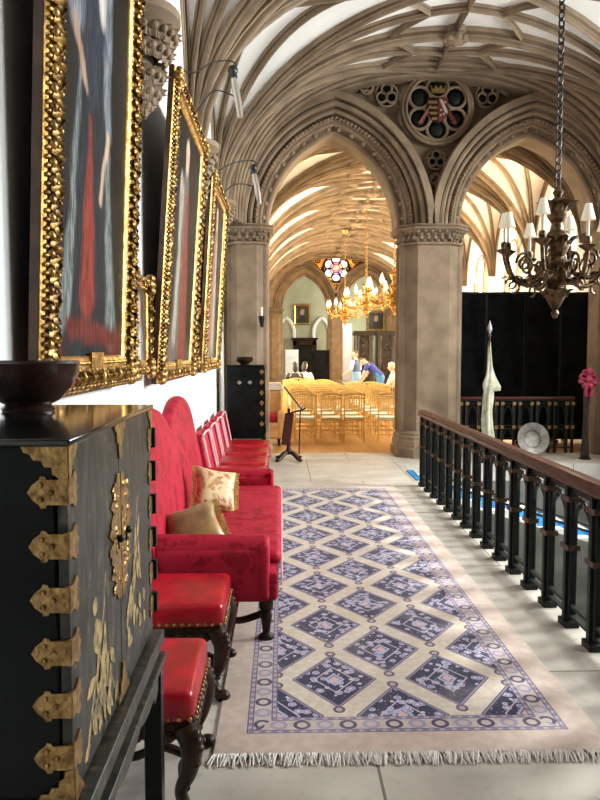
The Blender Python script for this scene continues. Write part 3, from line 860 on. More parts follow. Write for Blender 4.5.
picture_light('dark lamp on wavy arms above the top of the farthest large portrait', 9.0, -.33, 3.93)

# ---- near lacquer cabinet on stand
cab = thing('lacquer_cabinet', 'tall black lacquer cabinet with brass hinges and gilt-painted doors, nearest the camera', 'cabinet', (-.66,1.78,0))
x0, xf, ya, yb, zb, zt = -.90, -.40, 1.34, 2.20, .83, 1.54
m = MB(); m.box((x0,ya,zb),(xf-.022,yb,zt-.013)); m.build('carcass', M_lacquer, cab, bevel=.004)
m = MB(); m.box((x0-.005,ya-.010,zt-.014),(xf+.010,yb+.010,zt)); m.build('top_board', M_toplac, cab, bevel=.004)
ys_ = 1.77
doors = []
for (a,b) in ((ya+.004,ys_-.002),(ys_+.002,yb-.004)):
    m = MB(); m.box((xf-.021,a,zb+.01),(xf,b,zt-.016)); doors.append(m.build('door', M_door, cab, bevel=.003))
def blob_outline(cx_, cy_, pts): return [(cx_+a, cy_+b) for a,b in pts]
# strap hinges wrapping the near corner: lobed plate on the side, wing on the door
lob = [(0,.036),(.048,.036),(.05,.044),(.062,.046),(.066,.036),(.082,.022),(.094,0),(.082,-.022),(.066,-.036),(.062,-.046),(.05,-.044),(.048,-.036),(0,-.036)]
lob = [(a*.78,b*.66) for a,b in lob]
for k in range(6):
    z = 1.373-.1025*k*1.0+.04
    z = 1.439-.1025*k
    m = MB()
    Ms = Matrix(((-1,0,0,xf+.001),(0,0,1,ya-.004),(0,1,0,z),(0,0,0,1)))
    m.prism(lob, 0, .005, Ms)
    wing = [(a*1.05,b*.72) for a,b in [(0,.034),(.02,.034),(.04,.05),(.052,.035),(.05,.012),(.062,0),(.05,-.012),(.052,-.035),(.04,-.05),(.02,-.034),(0,-.034)]]
    Mw = Matrix(((0,0,1,xf),(1,0,0,ya-.002),(0,1,0,z),(0,0,0,1)))
    m.prism(wing, 0, .004, Mw)
    m.cbox((xf-.002,ya+.002,z),(.010,.010,.050))
    for (u,v) in ((.03,.0),(.05,.014),(.05,-.014)): m.ball((xf-u*.95,ya-.006,z+v),(.006,.003,.006),6,4)
    m.build('strap_hinge', M_brass, cab, smooth=30)
    # far edge hinges, seen as projecting knuckles
    m = MB(); Mf = Matrix(((0,0,1,xf),(-1,0,0,yb+.0),(0,1,0,z),(0,0,0,1)))
    m.prism(wing, 0, .004, Mf); m.build('wing_hinge', M_brass, doors[1], smooth=30)
    m = MB(); m.cbox((xf+.006,yb+.006,z),(.016,.018,.06)); m.build('hinge_knuckle', M_iron, doors[1])
# corner mounts
def mount(poly, Mx, parent, name='corner_mount'):
    poly = [(a*.8,b*.74) for a,b in poly]
    m = MB(); m.prism(poly, 0, .005, Mx); m.build(name, M_brass, parent, smooth=30)
cm = [(0,0),(.105,0),(.10,-.014),(.085,-.02),(.078,-.034),(.060,-.036),(.052,-.052),(.036,-.052),(.034,-.07),(.022,-.078),(.018,-.096),(0,-.10)]
mount(cm, Matrix(((-1,0,0,xf+.003),(0,0,1,ya-.006),(0,1,0,zt-.015),(0,0,0,1))), cab)
mount([(a*.7,b) for a,b in cm], Matrix(((0,0,1,xf+.0),(1,0,0,ya),(0,1,0,zt-.015),(0,0,0,1))), cab)
mount([(a*.7,b) for a,b in cm], Matrix(((0,0,1,xf+.0),(-1,0,0,yb),(0,1,0,zt-.015),(0,0,0,1))), cab)
mount([(a,-b) for a,b in cm], Matrix(((-1,0,0,xf+.003),(0,0,1,ya-.006),(0,1,0,zb),(0,0,0,1))), cab)
mount([(a*.7,-b) for a,b in cm], Matrix(((0,0,1,xf),(1,0,0,ya),(0,1,0,zb+.005),(0,0,0,1))), cab)
tm = [(-.075,0),(.075,0),(.07,-.02),(.045,-.03),(.04,-.06),(.022,-.07),(.012,-.12),(-.012,-.12),(-.022,-.07),(-.04,-.06),(-.045,-.03),(-.07,-.02)]
mount(tm, Matrix(((0,0,1,xf),(1,0,0,ys_),(0,1,0,zt-.012),(0,0,0,1))), cab, 'top_mount')
mount([(a,-b) for a,b in tm], Matrix(((0,0,1,xf),(1,0,0,ys_),(0,1,0,zb+.01),(0,0,0,1))), cab, 'bottom_mount')
# pierced lock plates, one half on each door
random.seed(3)
for d_,sg in ((doors[0],-1),(doors[1],1)):
    m = MB(); zc_ = 1.25; Hh = .155; n = 26
    up_, lo_ = [], []
    for i in range(n+1):
        t = i/n; z = -Hh+2*Hh*t
        w_ = .105*(math.sin(PI*(t*.94+.03)))**.6*(1+.14*math.sin(t*34)+.14*math.sin(t*57+1)); up_.append((max(.012,w_), z))
    poly = [(.004,-Hh)]+[(a,b) for a,b in up_]+[(.004,Hh)]
    Mx = Matrix(((0,0,1,xf),(sg,0,0,ys_),(0,1,0,zc_),(0,0,0,1)))
    m.prism(poly, 0, .004, Mx)
    for k in range(26):
        a = random.random(); z = -Hh*.85+1.7*Hh*random.random(); y = (.012+.07*random.random())
        m.ball((y,z,.004),(.008+.006*random.random(),.010,.004),6,4,Mx)
    l = m.build('lock_plate', M_brass, d_, smooth=30)
    m = MB(); m.ball((.045*1.0,.0,.012),(.010,.010,.009),8,6,Mx); m.ball((.045,-.018,.006),(.005,.012,.004),6,4,Mx); m.build('keyhole', M_iron, d_)
# gilt landscape painting raised on the doors: figure-like bird, stems, leaves, rocks
def strokes(d_, items):
    m = MB()
    for it in items:
        kind = it[0]
        if kind == 'leaf':
            _,y,z,L,w_,a = it; L *= 1.35; w_ *= 1.3
            pts = [(0,0)]+[(L*t, w_*math.sin(PI*t)) for t in (.2,.4,.6,.8)]+[(L,0)]+[(L*t,-w_*math.sin(PI*t)) for t in (.8,.6,.4,.2)]
            Mx = Matrix(((0,0,1,xf-.0005),(math.cos(a),-math.sin(a),0,y),(math.sin(a),math.cos(a),0,z),(0,0,0,1)))
            m.prism(pts, 0, .0014+.00022*(items.index(it)%9), Mx)
        else:
            _,pts,w_ = it
            m.tube([(xf+.0006,y,z) for y,z in pts], [w_*(1-.6*i/(len(pts)-1)) for i in range(len(pts))], 6, M=T(xf,0,0)@S(.25,1,1)@T(-xf,0,0))
    m.build('gilt_decoration', M_giltpaint, d_, smooth=30)
M_giltpaint = mat('gold_lacquer_painting', rough=.5, metal=.0, fn=lambda nb: nb.mix(nb.noise(40,5).ss(.36,.6),(.13,.10,.055),(.42,.30,.13)))
L1 = []
for k in range(9): L1.append(('leaf',1.56+random.uniform(-.03,.05),1.10-.022*k,.06+.02*random.random(),.010,random.uniform(-1.6,-.7)))
L1 += [('leaf',1.52,1.13,.075,.028,-1.2),('leaf',1.50,1.165,.035,.016,-.4),('leaf',1.535,1.05,.12,.03,-1.25),('leaf',1.585,1.06,.10,.018,-1.7)]
L1 += [('st',[(1.44,.87),(1.50,.97),(1.56,1.05),(1.60,1.13),(1.62,1.20)],.006),('st',[(1.50,.92),(1.62,.99),(1.70,1.05)],.004),('st',[(1.60,1.02),(1.66,.94),(1.70,.88)],.004)]
for k in range(16): L1.append(('leaf',random.uniform(1.42,1.72),random.uniform(.86,.99),random.uniform(.03,.06),.012,random.uniform(0,3.1)))
strokes(doors[0], L1)
L2 = [('st',[(1.86,1.0),(1.92,1.12),(1.97,1.24),(1.99,1.30)],.006)]
for k in range(11): L2.append(('leaf',1.90+.008*k+random.uniform(-.03,.03),1.05+.02*k,random.uniform(.05,.09),.011,random.uniform(-2.2,-.9)))
for k in range(14): L2.append(('leaf',random.uniform(1.80,2.10),random.uniform(.90,1.05),random.uniform(.03,.06),.012,random.uniform(0,3.1)))
strokes(doors[1], L2)
# stand: moulded top frame, arcaded apron, legs
m = MB()
for (o,z0,z1) in ((.030,.79,.83),(.018,.755,.79),(.036,.735,.755)):
    m.box((x0-.0,ya-o,z0),(xf+o,yb+o,z1))
m.build('stand_frame', M_door, cab, bevel=.004)
m = MB()
poly = [(-.43,0),(.43,0)]
nn_ = 44
for i in range(nn_+1):
    u = .43-.86*i/nn_; poly.append((u, -.055-.028*abs(math.cos(u*3*PI/.86*1.0))**.6-(.03 if abs(u) > .37 else 0)))
m.prism(poly, 0, .02, Matrix(((0,0,1,xf-.005),(1,0,0,1.77),(0,1,0,.735),(0,0,0,1))))
m.build('apron', M_door, cab, smooth=20)
for lx in (x0+.03,xf-.005):
    for ly in (ya+.02,yb+.025):
        m = MB(); m.cbox((lx,ly,.37),(.055,.055,.74)); m.cbox((lx,ly,.03),(.07,.07,.06)); m.build('leg', M_lacquer, cab, bevel=.004)

# ---- bowls
def bowl(label, x, y, z, R, H, group='dark turned bowls on the cabinets'):
    m = MB(); m.lathe([(R*.50,0),(R*.52,H*.06),(R*.44,H*.12),(R*.62,H*.22),(R*.86,H*.48),(R*.98,H*.74),(R,H*.90),(R*1.02,H*.95),(R*1.0,H),(R*.95,H),(R*.92,H*.9),(R*.80,H*.5),(R*.4,H*.25),(0,H*.22)], (x,y,z), 40)
    o = m.build('wooden_bowl', M_bowl, loc=(x,y,z)); return tag(o, label, 'bowl', group)
bowl('large dark turned wooden bowl on top of the near lacquer cabinet', -.69, 1.98, 1.541, .136, .135)
# ---- small cabinet by the column
sc_ = thing('small_lacquer_cabinet', 'small black lacquer cabinet with brass lozenge mounts on an open stand, before the left column', 'cabinet', (-.50,10.45,0))
m = MB(); m.box((-.765,10.2,.60),(-.235,10.9,1.50)); m.build('carcass', M_lacquer, sc_, bevel=.006)
m = MB(); m.box((-.775,10.19,1.50),(-.225,10.91,1.515)); m.build('top_board', M_lacquer, sc_)
m = MB(); m.box((-.234,10.21,.61),(-.222,10.89,1.49)); d_ = m.build('door', M_lacquer, sc_, bevel=.002)
for k in range(6):
    z = .68+.148*k; q = [(-.045,0),(0,.055),(.045,0),(0,-.055)]
    m = MB(); m.prism([(a*.75,b*.75) for a,b in q], 0, .004, Matrix(((1,0,0,-.275),(0,0,1,10.195),(0,1,0,z),(0,0,0,1)))); m.prism([(a*.7,b*.7) for a,b in q], 0, .004, Matrix(((0,0,1,-.222),(1,0,0,10.24),(0,1,0,z),(0,0,0,1))))
    m.build('lozenge_mount', M_brass, sc_)
for xx in (-.59,-.44):
    m = MB(); m.prism([(a*.8,b*.55) for a,b in q], 0, .004, Matrix(((1,0,0,xx),(0,0,1,10.195),(0,1,0,1.27),(0,0,0,1)))); m.build('lozenge_mount', M_steel, sc_)
m = MB(); m.box((-.785,10.18,.54),(-.215,10.92,.60)); m.box((-.77,10.19,.47),(-.23,10.22,.54)); m.box((-.25,10.2,.47),(-.23,10.9,.54)); m.build('stand_frame', M_lacquer, sc_, bevel=.004)
for lx in (-.745,-.255):
    for ly in (10.22,10.88):
        m = MB(); m.cbox((lx,ly,.27),(.05,.05,.54)); m.build('leg', M_lacquer, sc_)
m = MB(); m.box((-.77,10.2,.10),(-.23,10.9,.13)); m.build('shelf', M_lacquer, sc_)
bowl('small dark bowl on top of the small lacquer cabinet by the left column', -.53, 10.5, 1.516, .135, .115)

# ---- crimson settee
st = thing('settee', 'high-backed crimson damask settee with a double-humped back against the left wall', 'settee', (-.45,5.42,0))
Ya, Yb = 4.06, 6.76
m = MB(); m.rbox((-.80,Ya+.05,.245),(-.02,Yb-.05,.42),.03,3); m.build('seat_frame', M_damask, st)
m = MB(); m.rbox((-.74,Ya+.24,.40),(.0,Yb-.24,.49),.045,4,puff=.012); m.build('seat_cushion', M_damask, st, smooth=60)
def hump(y):
    u = (y-Ya)/(Yb-Ya); c = .25 if u < .5 else .75; d = abs(u-c)/.25
    return 1.13+.195*max(0,(1-d**2.6)) if d < 1 else 1.13
m = MB(); ys2 = [Ya+(Yb-Ya)*i/48 for i in range(49)]
def bk(y, t, side):
    z = .40+(hump(y)-.40)*t; x = -.70-.14*t
    # rolled top edge
    th = .11*(1 if t < .93 else math.sqrt(max(0,1-((t-.93)/.07)**2))*.7+.3)
    puff = .03*math.sin(PI*min(1,t))*(math.sin(PI*(y-Ya)/(Yb-Ya))**.5 if 0 < (y-Ya)/(Yb-Ya) < 1 else 0)
    return (x-.055+side*th/2+(puff if side > 0 else 0), y, z)
ts = [0,.2,.4,.6,.75,.85,.93,.96,.985,1.0]
for side in (1,-1):
    vs = [bk(y,t,side) for y in ys2 for t in ts]; n = len(ts)
    fs = [(i*n+j,(i+1)*n+j,(i+1)*n+j+1,i*n+j+1) for i in range(48) for j in range(n-1)]
    m.add(vs, fs if side > 0 else [q[::-1] for q in fs])
n = len(ts)
for y,rev in ((Ya,0),(Yb,1)):
    vs = [bk(y,t,1) for t in ts]+[bk(y,t,-1) for t in ts]
    fs = [(j,j+1,n+j+1,n+j) for j in range(n-1)]
    m.add(vs, fs if not rev else [q[::-1] for q in fs])
vs = [bk(y,1,1) for y in ys2]+[bk(y,1,-1) for y in ys2]
m.add(vs, [(i,49+i,50+i,i+1) for i in range(48)])
m.build('backrest', M_damask, st, smooth=50)
for (a,b,nm) in ((Ya,Ya+.25,0),(Yb-.25,Yb,1)):
    m = MB(); m.rbox((-.76,a+.02,.25),(-.09,b-.02,.56),.03,3)
    m.tube([(-.76,(a+b)/2,.545),(-.10,(a+b)/2,.535)], .088, 16)
    m.rbox((-.12,a+.01,.26),(-.07,b-.01,.60),.025,3)
    m.build('arm', M_damask, st, smooth=50)
m = MB()
for i in range(120):
    y = Ya+.05+(Yb-Ya-.1)*i/119; m.tube([(.0,y,.43),(.004,y,.37)], .006, 5)
tag(m.build('seat_braid', M_piping, st), kind='stuff')
def turned_leg(x, y, h, m=None):
    m = MB(); m.lathe([(.028,0),(.045,.012),(.046,.03),(.022,.05),(.026,h*.35),(.036,h*.6),(.028,h*.72),(.042,h*.78),(.042,h)], (x,y,0), 14); return m
for x in (-.09,-.72):
    for y in (Ya+.10,(Ya+Yb)/2,Yb-.10):
        turned_leg(x,y,.25).build('leg', M_darkwood, st)
m = MB()
for y in (Ya+.10,(Ya+Yb)/2,Yb-.10):
    m.tube(catmull([(-.72,y,.16),(-.55,y,.12),(-.40,y,.15),(-.25,y,.12),(-.09,y,.17)],6), .022, 8)
m.tube([(-.42,Ya+.1,.14),(-.42,Yb-.1,.14)], .018, 8)
m.build('stretcher', M_darkwood, st)

# ---- cushions on the settee
def cushion(label, mt, loc, rot, w=.40, h=.40, th=.15, fringe=True):
    r = thing('cushion', label, 'cushion', loc, group='gold cushions on the settee'); r.rotation_euler = rot
    m = MB(); N = 14
    for sg in (1,-1):
        vs = []
        for i in range(N+1):
            for j in range(N+1):
                u, v = -1+2*i/N, -1+2*j/N
                pin = 1-.10*(1-abs(u))*(abs(v)**3) ; pin2 = 1-.10*(1-abs(v))*(abs(u)**3)
                z = th/2*((1-u**4)*(1-v**4))**.55
                vs.append((u*w/2*pin2, v*h/2*pin, sg*z))
        fs = [(i*(N+1)+j,(i+1)*(N+1)+j,(i+1)*(N+1)+j+1,i*(N+1)+j+1) for i in range(N) for j in range(N)]
        m.add(vs, fs if sg > 0 else [q[::-1] for q in fs])
    m.build('cover', mt, r, world=False, smooth=60)
    f = MB()
    for i in range(40):
        for sg in (-1,1):
            y = -h/2+h*(i+.5)/40; f.tube([(sg*w*.485,y,0),(sg*(w*.485+.018),y,random.uniform(-.006,.006)),(sg*(w*.485+.034),y+random.uniform(-.005,.005),random.uniform(-.01,.01))], [.004,.004,.003], 4)
    tag(f.build('fringe', M_tassel, r, world=False), kind='stuff')
    return r
cushion('bronze satin cushion slumped on the near end of the crimson settee', M_cush2, (-.56,4.50,.590), (math.radians(48),math.radians(-16),math.radians(14)), .36,.30,.14)
cushion('gold brocade cushion leaning on the settee back behind the bronze one', M_cush, (-.50,5.42,.655), (math.radians(62),math.radians(14),math.radians(24)), .33,.34,.13)

# ---- red leather stools with carved legs
def stool():
    r = thing('stool', 'red leather stool with brass nails and carved dark legs, between the settee and the cabinet', 'stool', (-.53,3.67,0), group='red leather stools')
    m = MB(); m.rbox((-.80,3.41,.36),(-.255,3.93,.485),.035,4,puff=.012); m.build('seat', M_leather, r, smooth=60)
    m = MB(); m.rbox((-.79,3.42,.30),(-.265,3.92,.37),.012,2); m.build('rail', M_darkwood, r)
    m = MB()
    for i in range(15):
        for (x,y) in ((-.785+.515*i/14,3.408),(-.253,3.425+.49*i/14)):
            m = MB(); m.ball((x,y,.385),.0085,8,5); m.build('brass_nail', M_brass, r)
    for sx in (-1,1):
        for sy in (-1,1):
            X0, Y0 = -.5275+sx*.235, 3.67+sy*.225
            m = MB(); pts = catmull([(X0,Y0,.345),(X0+sx*.028,Y0+sy*.02,.27),(X0+sx*.012,Y0+sy*.01,.17),(X0-sx*.018,Y0-sy*.012,.09),(X0+sx*.006,Y0+sy*.004,.03),(X0+sx*.03,Y0+sy*.02,.022)],5)
            nn = len(pts); m.tube(pts, [.050-.026*min(1,i/(nn*.55))+.010*max(0,(i/nn-.75)*4) for i in range(nn)], 10)
            m.ball((X0+sx*.034,Y0+sy*.022,.026),(.034,.032,.026),10,7)
            for k in range(5): m.ball((X0+sx*(.040+.006*k*(k<3)),Y0+sy*.03,.33-.028*k),(.024,.024,.018),7,5)
            m.build('leg', M_darkwood, r, smooth=60)
    m = MB()
    for sx in (-1,1): m.tube(catmull([(-.5275+sx*.235,3.45,.10),(-.5275+sx*.21,3.56,.13),(-.5275+sx*.235,3.67,.10),(-.5275+sx*.21,3.78,.13),(-.5275+sx*.235,3.89,.10)],5), .018, 8)
    m.tube(catmull([(-.74,3.67,.10),(-.63,3.67,.14),(-.5275,3.67,.10),(-.42,3.67,.14),(-.31,3.67,.10)],5), .018, 8)
    m.build('stretcher', M_darkwood, r)
    # deep carved apron at the front
    m = MB()
    for i in range(9):
        y = 3.45+.44*i/8; m.ball((-.262,y,.315-.012*math.sin(PI*i/8)),(.014,.030,.024),7,5)
        x = -.77+.48*i/8; m.ball((x,3.418,.315),(.030,.014,.022),7,5)
    m.build('carved_apron', M_darkwood, r, smooth=60)
    return r
s1 = stool(); s1.location.x -= .025
s1['label'] = 'red leather stool with brass nails beside the near arm of the settee'
dup(s1, 'red leather stool nearest the camera, directly behind the near lacquer cabinet', (-.59,2.77,0))

# ---- row of four red upholstered chairs
def red_chair():
    r = thing('upholstered_chair', '', 'chair', (-.5,7.3,0), group='red chairs in a row along the left wall')
    m = MB(); m.rbox((-.80,7.02,.38),(-.15,7.60,.50),.04,4,puff=.012); m.build('seat', M_leather, r, smooth=60)
    m = MB(); m.rbox((-.79,7.03,.31),(-.16,7.59,.385),.012,2); m.build('rail', M_darkwood, r)
    sh = Matrix.Identity(4); sh[0][2] = -.21
    Mx = T(-.74,0,.50)@sh
    m = MB(); m.rbox((-.035,7.03,-.08),(.035,7.59,.40),.03,3,M=Mx); m.build('backrest', M_damask, r, smooth=50)
    m = MB()
    for y in (7.028,7.592): m.tube([(-.70+.02,y,.47),(-.70-.06,y,.87)], .010, 6)
    m.tube([(-.762,7.03,.885),(-.768,7.31,.892),(-.762,7.59,.885)], .010, 6)
    m.build('braid', M_piping, r)
    for sx,x in ((1,-.20),(-1,-.76)):
        for y in (7.08,7.54):
            turned_leg(x,y,.32).build('leg', M_darkwood, r)
    m = MB(); m.tube([(-.2,7.31,.15),(-.76,7.31,.15)], .016, 8); m.tube([(-.2,7.08,.15),(-.2,7.54,.15)], .018, 8); m.tube([(-.76,7.08,.15),(-.76,7.54,.15)], .016, 8); m.build('stretcher', M_darkwood, r)
    return r
rc = red_chair(); rc['label'] = 'red upholstered chair next to the far arm of the crimson settee'
for k,lb in enumerate(('second red upholstered chair from the settee in the row of four','third red upholstered chair from the settee in the row of four','red upholstered chair nearest the small black cabinet, last of the row')):
    dup(rc, lb, (-.5,7.3+.75*(k+1),0))
# ---- wall sconce on the left column
r = thing('wall_sconce', 'small dark wall sconce on the left stone column', 'sconce', (-.30,11.38,2.1))
m = MB(); m.cbox((-.30,11.40,2.2),(.05,.03,.22)); m.build('back_plate', M_iron, r)
m = MB(); m.lathe([(.01,0),(.03,.03),(.05,.12),(.055,.16)], (-.30,11.33,2.10), 12); m.build('cup', M_iron, r)
m = MB(); m.lathe([(.018,0),(.018,.14)], (-.30,11.33,2.26), 10); m.build('candle', M_candle, r)
# ---- lectern / music stand
ms = thing('music_stand', 'dark wooden music stand with a sloping top, in front of the left arch', 'music stand', (.14,11.22,0))
m = MB(); m.tube([(.12,11.22,.10),(.12,11.22,.82)], .022, 10); m.lathe([(.05,.10),(.06,.14),(.035,.2),(.03,.3)], (.12,11.22,0), 12); m.build('pole', M_darkwood, ms)
for k in range(4):
    a = PI/4+PI/2*k; m = MB(); m.tube(catmull([(.12,11.22,.14),(.12+.10*math.cos(a),11.22+.1*math.sin(a),.11),(.12+.2*math.cos(a),11.22+.2*math.sin(a),.04),(.12+.25*math.cos(a),11.22+.25*math.sin(a),.025)],5), [.03]*8+[.026]*8, 8); m.ball((.12+.25*math.cos(a),11.22+.25*math.sin(a),.028),(.035,.035,.027),8,6); m.build('foot', M_darkwood, ms)
m = MB(); m.cbox((0,0,0),(.46,.42,.02), T(.19,11.22,.98)@RY(math.radians(52))); m.cbox((.22,0,.03),(.02,.42,.06), T(.19,11.22,.98)@RY(math.radians(52))); m.build('sloping_top', M_darkwood, ms, bevel=.003)
m = MB(); m.cbox((.10,11.17,.50),(.14,.05,.50), T(.1,0,.5)@RY(.12)@T(-.1,0,-.5)); m.build('hanging_panel', M_mahog, ms, bevel=.01)
m = MB(); m.tube([(.12,11.22,.74),(.34,11.22,.80)], .012, 6); m.tube([(.28,11.22,.10),(.30,11.22,.80)], .010, 6); m.build('brace', M_darkwood, ms)

# ---- balustrade
def baluster_unit(m, c, m2, y, x=1.79):
    m.cbox((x,y,.46),(.074,.040,.84)); m.cbox((x,y-.042,.45),(.040,.026,.78)); m.cbox((x,y+.042,.45),(.040,.026,.78))
    m.cbox((x,y,.02),(.09,.12,.04))
    m.cbox((x,y,.885),(.06,.10,.025))
bal = thing('balustrade', 'black iron balustrade with gothic arches and a mahogany handrail beside the rug', 'balustrade', (1.79,5.7,0))
m = MB(); Y0, Y1 = 2.05, 9.06
prof = [(-.055,.895),(-.066,.912),(-.054,.928),(-.058,.945),(-.04,.966),(0,.972),(.04,.966),(.058,.945),(.054,.928),(.066,.912),(.055,.895)]
m.loft([[(1.79+a,Y0,b) for a,b in prof],[(1.79+a,Y1,b) for a,b in prof]]); m.build('handrail', M_mahog, bal)
m = MB(); m.box((1.775,Y0,.13),(1.805,Y1,.15)); m.box((1.78,Y0,.84),(1.80,Y1,.90)); m.box((1.775,Y0,.07),(1.805,Y1,.085)); m.build('bottom_rail', M_iron, bal)
nb_ = 20; ystep = .358
for i in range(nb_):
    y = 9.0-ystep*i
    m = MB(); baluster_unit(m, None, None, y); p = m.build('baluster', M_iron, bal, bevel=.003)
    for zc in (.50,.80):
        c = MB(); c.cbox((1.79,y,zc),(.080,.116,.032)); c.build('collar', M_ironbrown, p)
    if i < nb_-1:
        a = MB(); ym = y-ystep/2; h = ystep/2-.04
        for sg in (-1,1):
            pts = [(1.79, ym+sg*(h*1.25*math.cos(PI*.37*k/7)-h*.25), .60+h*1.55*math.sin(PI*.37*k/7)/math.sin(PI*.37)*.82) for k in range(8)]
            a.tube(pts, .014, 6)
            a.tube([(1.79,ym-sg*.01,.82),(1.79,ym+sg*h*.8,.74),(1.79,ym+sg*h,.84)], .009, 5)
        a.build('gothic_arch', M_iron, bal)
# ================================================================== BEYOND THE BALUSTRADE
# ---- stair flight with blue runner, going down to the right
fl_ = thing('staircase', 'pale stone stair flight with a blue carpet runner behind the balustrade', 'stairs', (1.9,10.0,0))
NS, TR, RI = 9, .37, .125
m = MB()
for k in range(NS):
    x = 1.87+TR*k; m.box((x,9.25,-2.64),(x+TR+.004,10.74,-RI*(k+1)))
m.build('steps', M_white, fl_, smooth=0)
m = MB()
for k in range(NS):
    x = 1.87+TR*k; z = -RI*(k+1); m.box((x,9.42,z),(x+TR+.012,10.18,z+.012)); m.box((x-.002,9.42,z),(x+.012,10.18,z+RI+.012))
m.box((1.79,9.42,.0),(1.885,10.18,.012)); m.build('runner', M_blue, fl_, smooth=0)
m = MB()
for dz in (.10,.18): m.tube([(1.9,9.27,dz-.04),(1.9+TR*NS,9.27,dz-.04-RI*NS)], .016, 6)
for k in range(6): x = 2.0+.6*k; m.tube([(x,9.27,-RI*((x-1.87)/TR+.5)-.1),(x,9.27,.15-RI*((x-1.87)/TR)-.05)], .012, 6)
m.build('side_rail', M_iron, fl_)
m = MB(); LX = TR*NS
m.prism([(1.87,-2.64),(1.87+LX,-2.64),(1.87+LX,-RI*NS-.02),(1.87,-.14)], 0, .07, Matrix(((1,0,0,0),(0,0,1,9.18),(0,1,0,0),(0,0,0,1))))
m.build('side_wall', M_shadedstone, fl_, smooth=0)
# ---- rear iron railing below the right arch
rb = thing('iron_railing', 'dark iron railing with small gilt blocks, in front of the black screens', 'railing', (3.95,11.9,0))
x0, x1 = 2.98, 4.90
m = MB(); m.rbox((x0,11.85,.905),(x1,11.95,.955),.015,2); m.build('handrail', M_mahog, rb)
m = MB()
for z in (.10,.42,.47,.84,.885): m.box((x0,11.89,z-.008),(x1,11.91,z+.008))
m.build('cross_rail', M_iron, rb)
n = 6
for i in range(n+1):
    x = x0+.07+(x1-x0-.14)*i/n; m = MB(); m.cbox((x-.05,11.9,.46),(.035,.045,.9)); m.cbox((x+.05,11.9,.46),(.035,.045,.9)); p = m.build('baluster', M_iron, rb)
    for dx in (-.05,.05):
        for z in (.84,.445): g = MB(); g.cbox((x+dx,11.875,z),(.055,.02,.055)); g.build('gilt_block', M_brass, p, bevel=.004)
    if i < n:
        xm = x+(x1-x0-.14)/n/2; h = (x1-x0-.14)/n/2-.07
        for z0,hh in ((.58,.22),(.24,.17)):
            a = MB(); a.tube([(xm+h*math.cos(PI*k/12), 11.9, z0+hh*math.sin(PI*k/12)) for k in range(13)], .011, 5); a.build('gothic_arch', M_iron, rb)
# ---- black screens
scx = [3.15,3.86,4.56,5.26,5.96]
for i in range(4):
    a, b = Vector((scx[i],13.35+(.14 if i%2 else 0),0)), Vector((scx[i+1]-.012,13.35+(0 if i%2 else .14),0))
    d = (b-a); L = d.length; ang = math.atan2(d.y,d.x)
    o_ = thing('black_screen', ('leftmost black screen behind the right arch, next to the thick column','second black screen from the left behind the right arch','third black screen from the left behind the right arch','rightmost black screen behind the right arch')[i], 'screen', tuple((a+b)/2), group='tall black screens behind the right arch')
    Mx = T(a.x,a.y,0)@RZ(ang)
    m = MB(); m.box((0.0,-.02,.06),(L,.02,2.80),Mx); m.build('panel', M_black, o_, bevel=.006)
    m = MB(); m.box((.0,-.028,2.78),(L,.028,2.815),Mx); m.box((0,-.028,.05),(L,.028,.09),Mx); m.box((0,-.026,.06),(.025,.026,2.8),Mx); m.box((L-.025,-.026,.06),(L,.026,2.8),Mx); m.build('edge_frame', M_iron, o_)
    for q in (.12,L-.12):
        m = MB(); m.box((q-.03,-.18,0),(q+.03,.18,.055),Mx); m.build('foot', M_iron, o_)
# ---- furled flag
fg = thing('furled_flag', 'furled cream flag on a pole with a silver spear finial, behind the balustrade', 'flag', (3.20,11.0,0))
m = MB(); m.tube([(3.20,11.0,.04),(3.20,11.0,1.98)], .016, 8); m.build('pole', M_mahog, fg)
m = MB(); m.lathe([(.012,1.93),(.022,1.95),(.014,1.98),(.018,2.0),(.040,2.045),(.030,2.10),(.012,2.15),(0,2.19)], (3.20,11.0,0), 12, M=T(0,11,0)@S(1,.5,1)@T(0,-11,0)); m.build('spear_finial', M_steel, fg)
m = MB(); m.lathe([(.17,0),(.17,.03),(.10,.05),(.04,.09),(.03,.16)], (3.20,11.0,0), 16); m.build('stand', M_iron, fg)
m = MB(); rings = []
random.seed(5)
for i in range(26):
    t = i/25; z = 1.92-1.58*t
    w_ = .010+.066*min(1,t*1.6)*(1-.1*max(0,t-.5)); off = .03*math.sin(t*7)*t
    if .38 < t < .52: w_ += .03*math.sin((t-.38)/.14*PI)
    ring = []
    for k in range(28):
        a = 2*PI*k/28; rr = w_*(1+.26*math.sin(a*5+t*5)+.14*math.sin(a*3-t*9))
        sh = .07*max(0,math.sin((t-.30)*9))*max(0,math.cos(a)) if .30 < t < .52 else 0
        ring.append((3.20+off+rr*math.cos(a)+sh, 11.0+rr*.75*math.sin(a), z-sh*.8))
    rings.append(ring)
m.loft(rings); m.build('cloth', M_flag, fg, smooth=70)
# ---- pewter dish leaning on the railing
m = MB(); m.lathe([(0,.0),(.13,.0),(.145,.012),(.155,.05),(.17,.062),(.27,.085),(.282,.092),(.285,.084),(.27,.074),(.17,.05),(.16,.04),(.15,-.002),(.13,-.012),(0,-.012)], (0,0,0), 40, M=S(.93,.93,.93))
o_ = m.build('pewter_dish', M_steel, world=False, smooth=40); o_.location = (4.13,11.70,.268); o_.rotation_euler = (math.radians(78),0,0)
tag(o_, 'round pewter dish with a wide rim standing against the rear iron railing', 'dish')
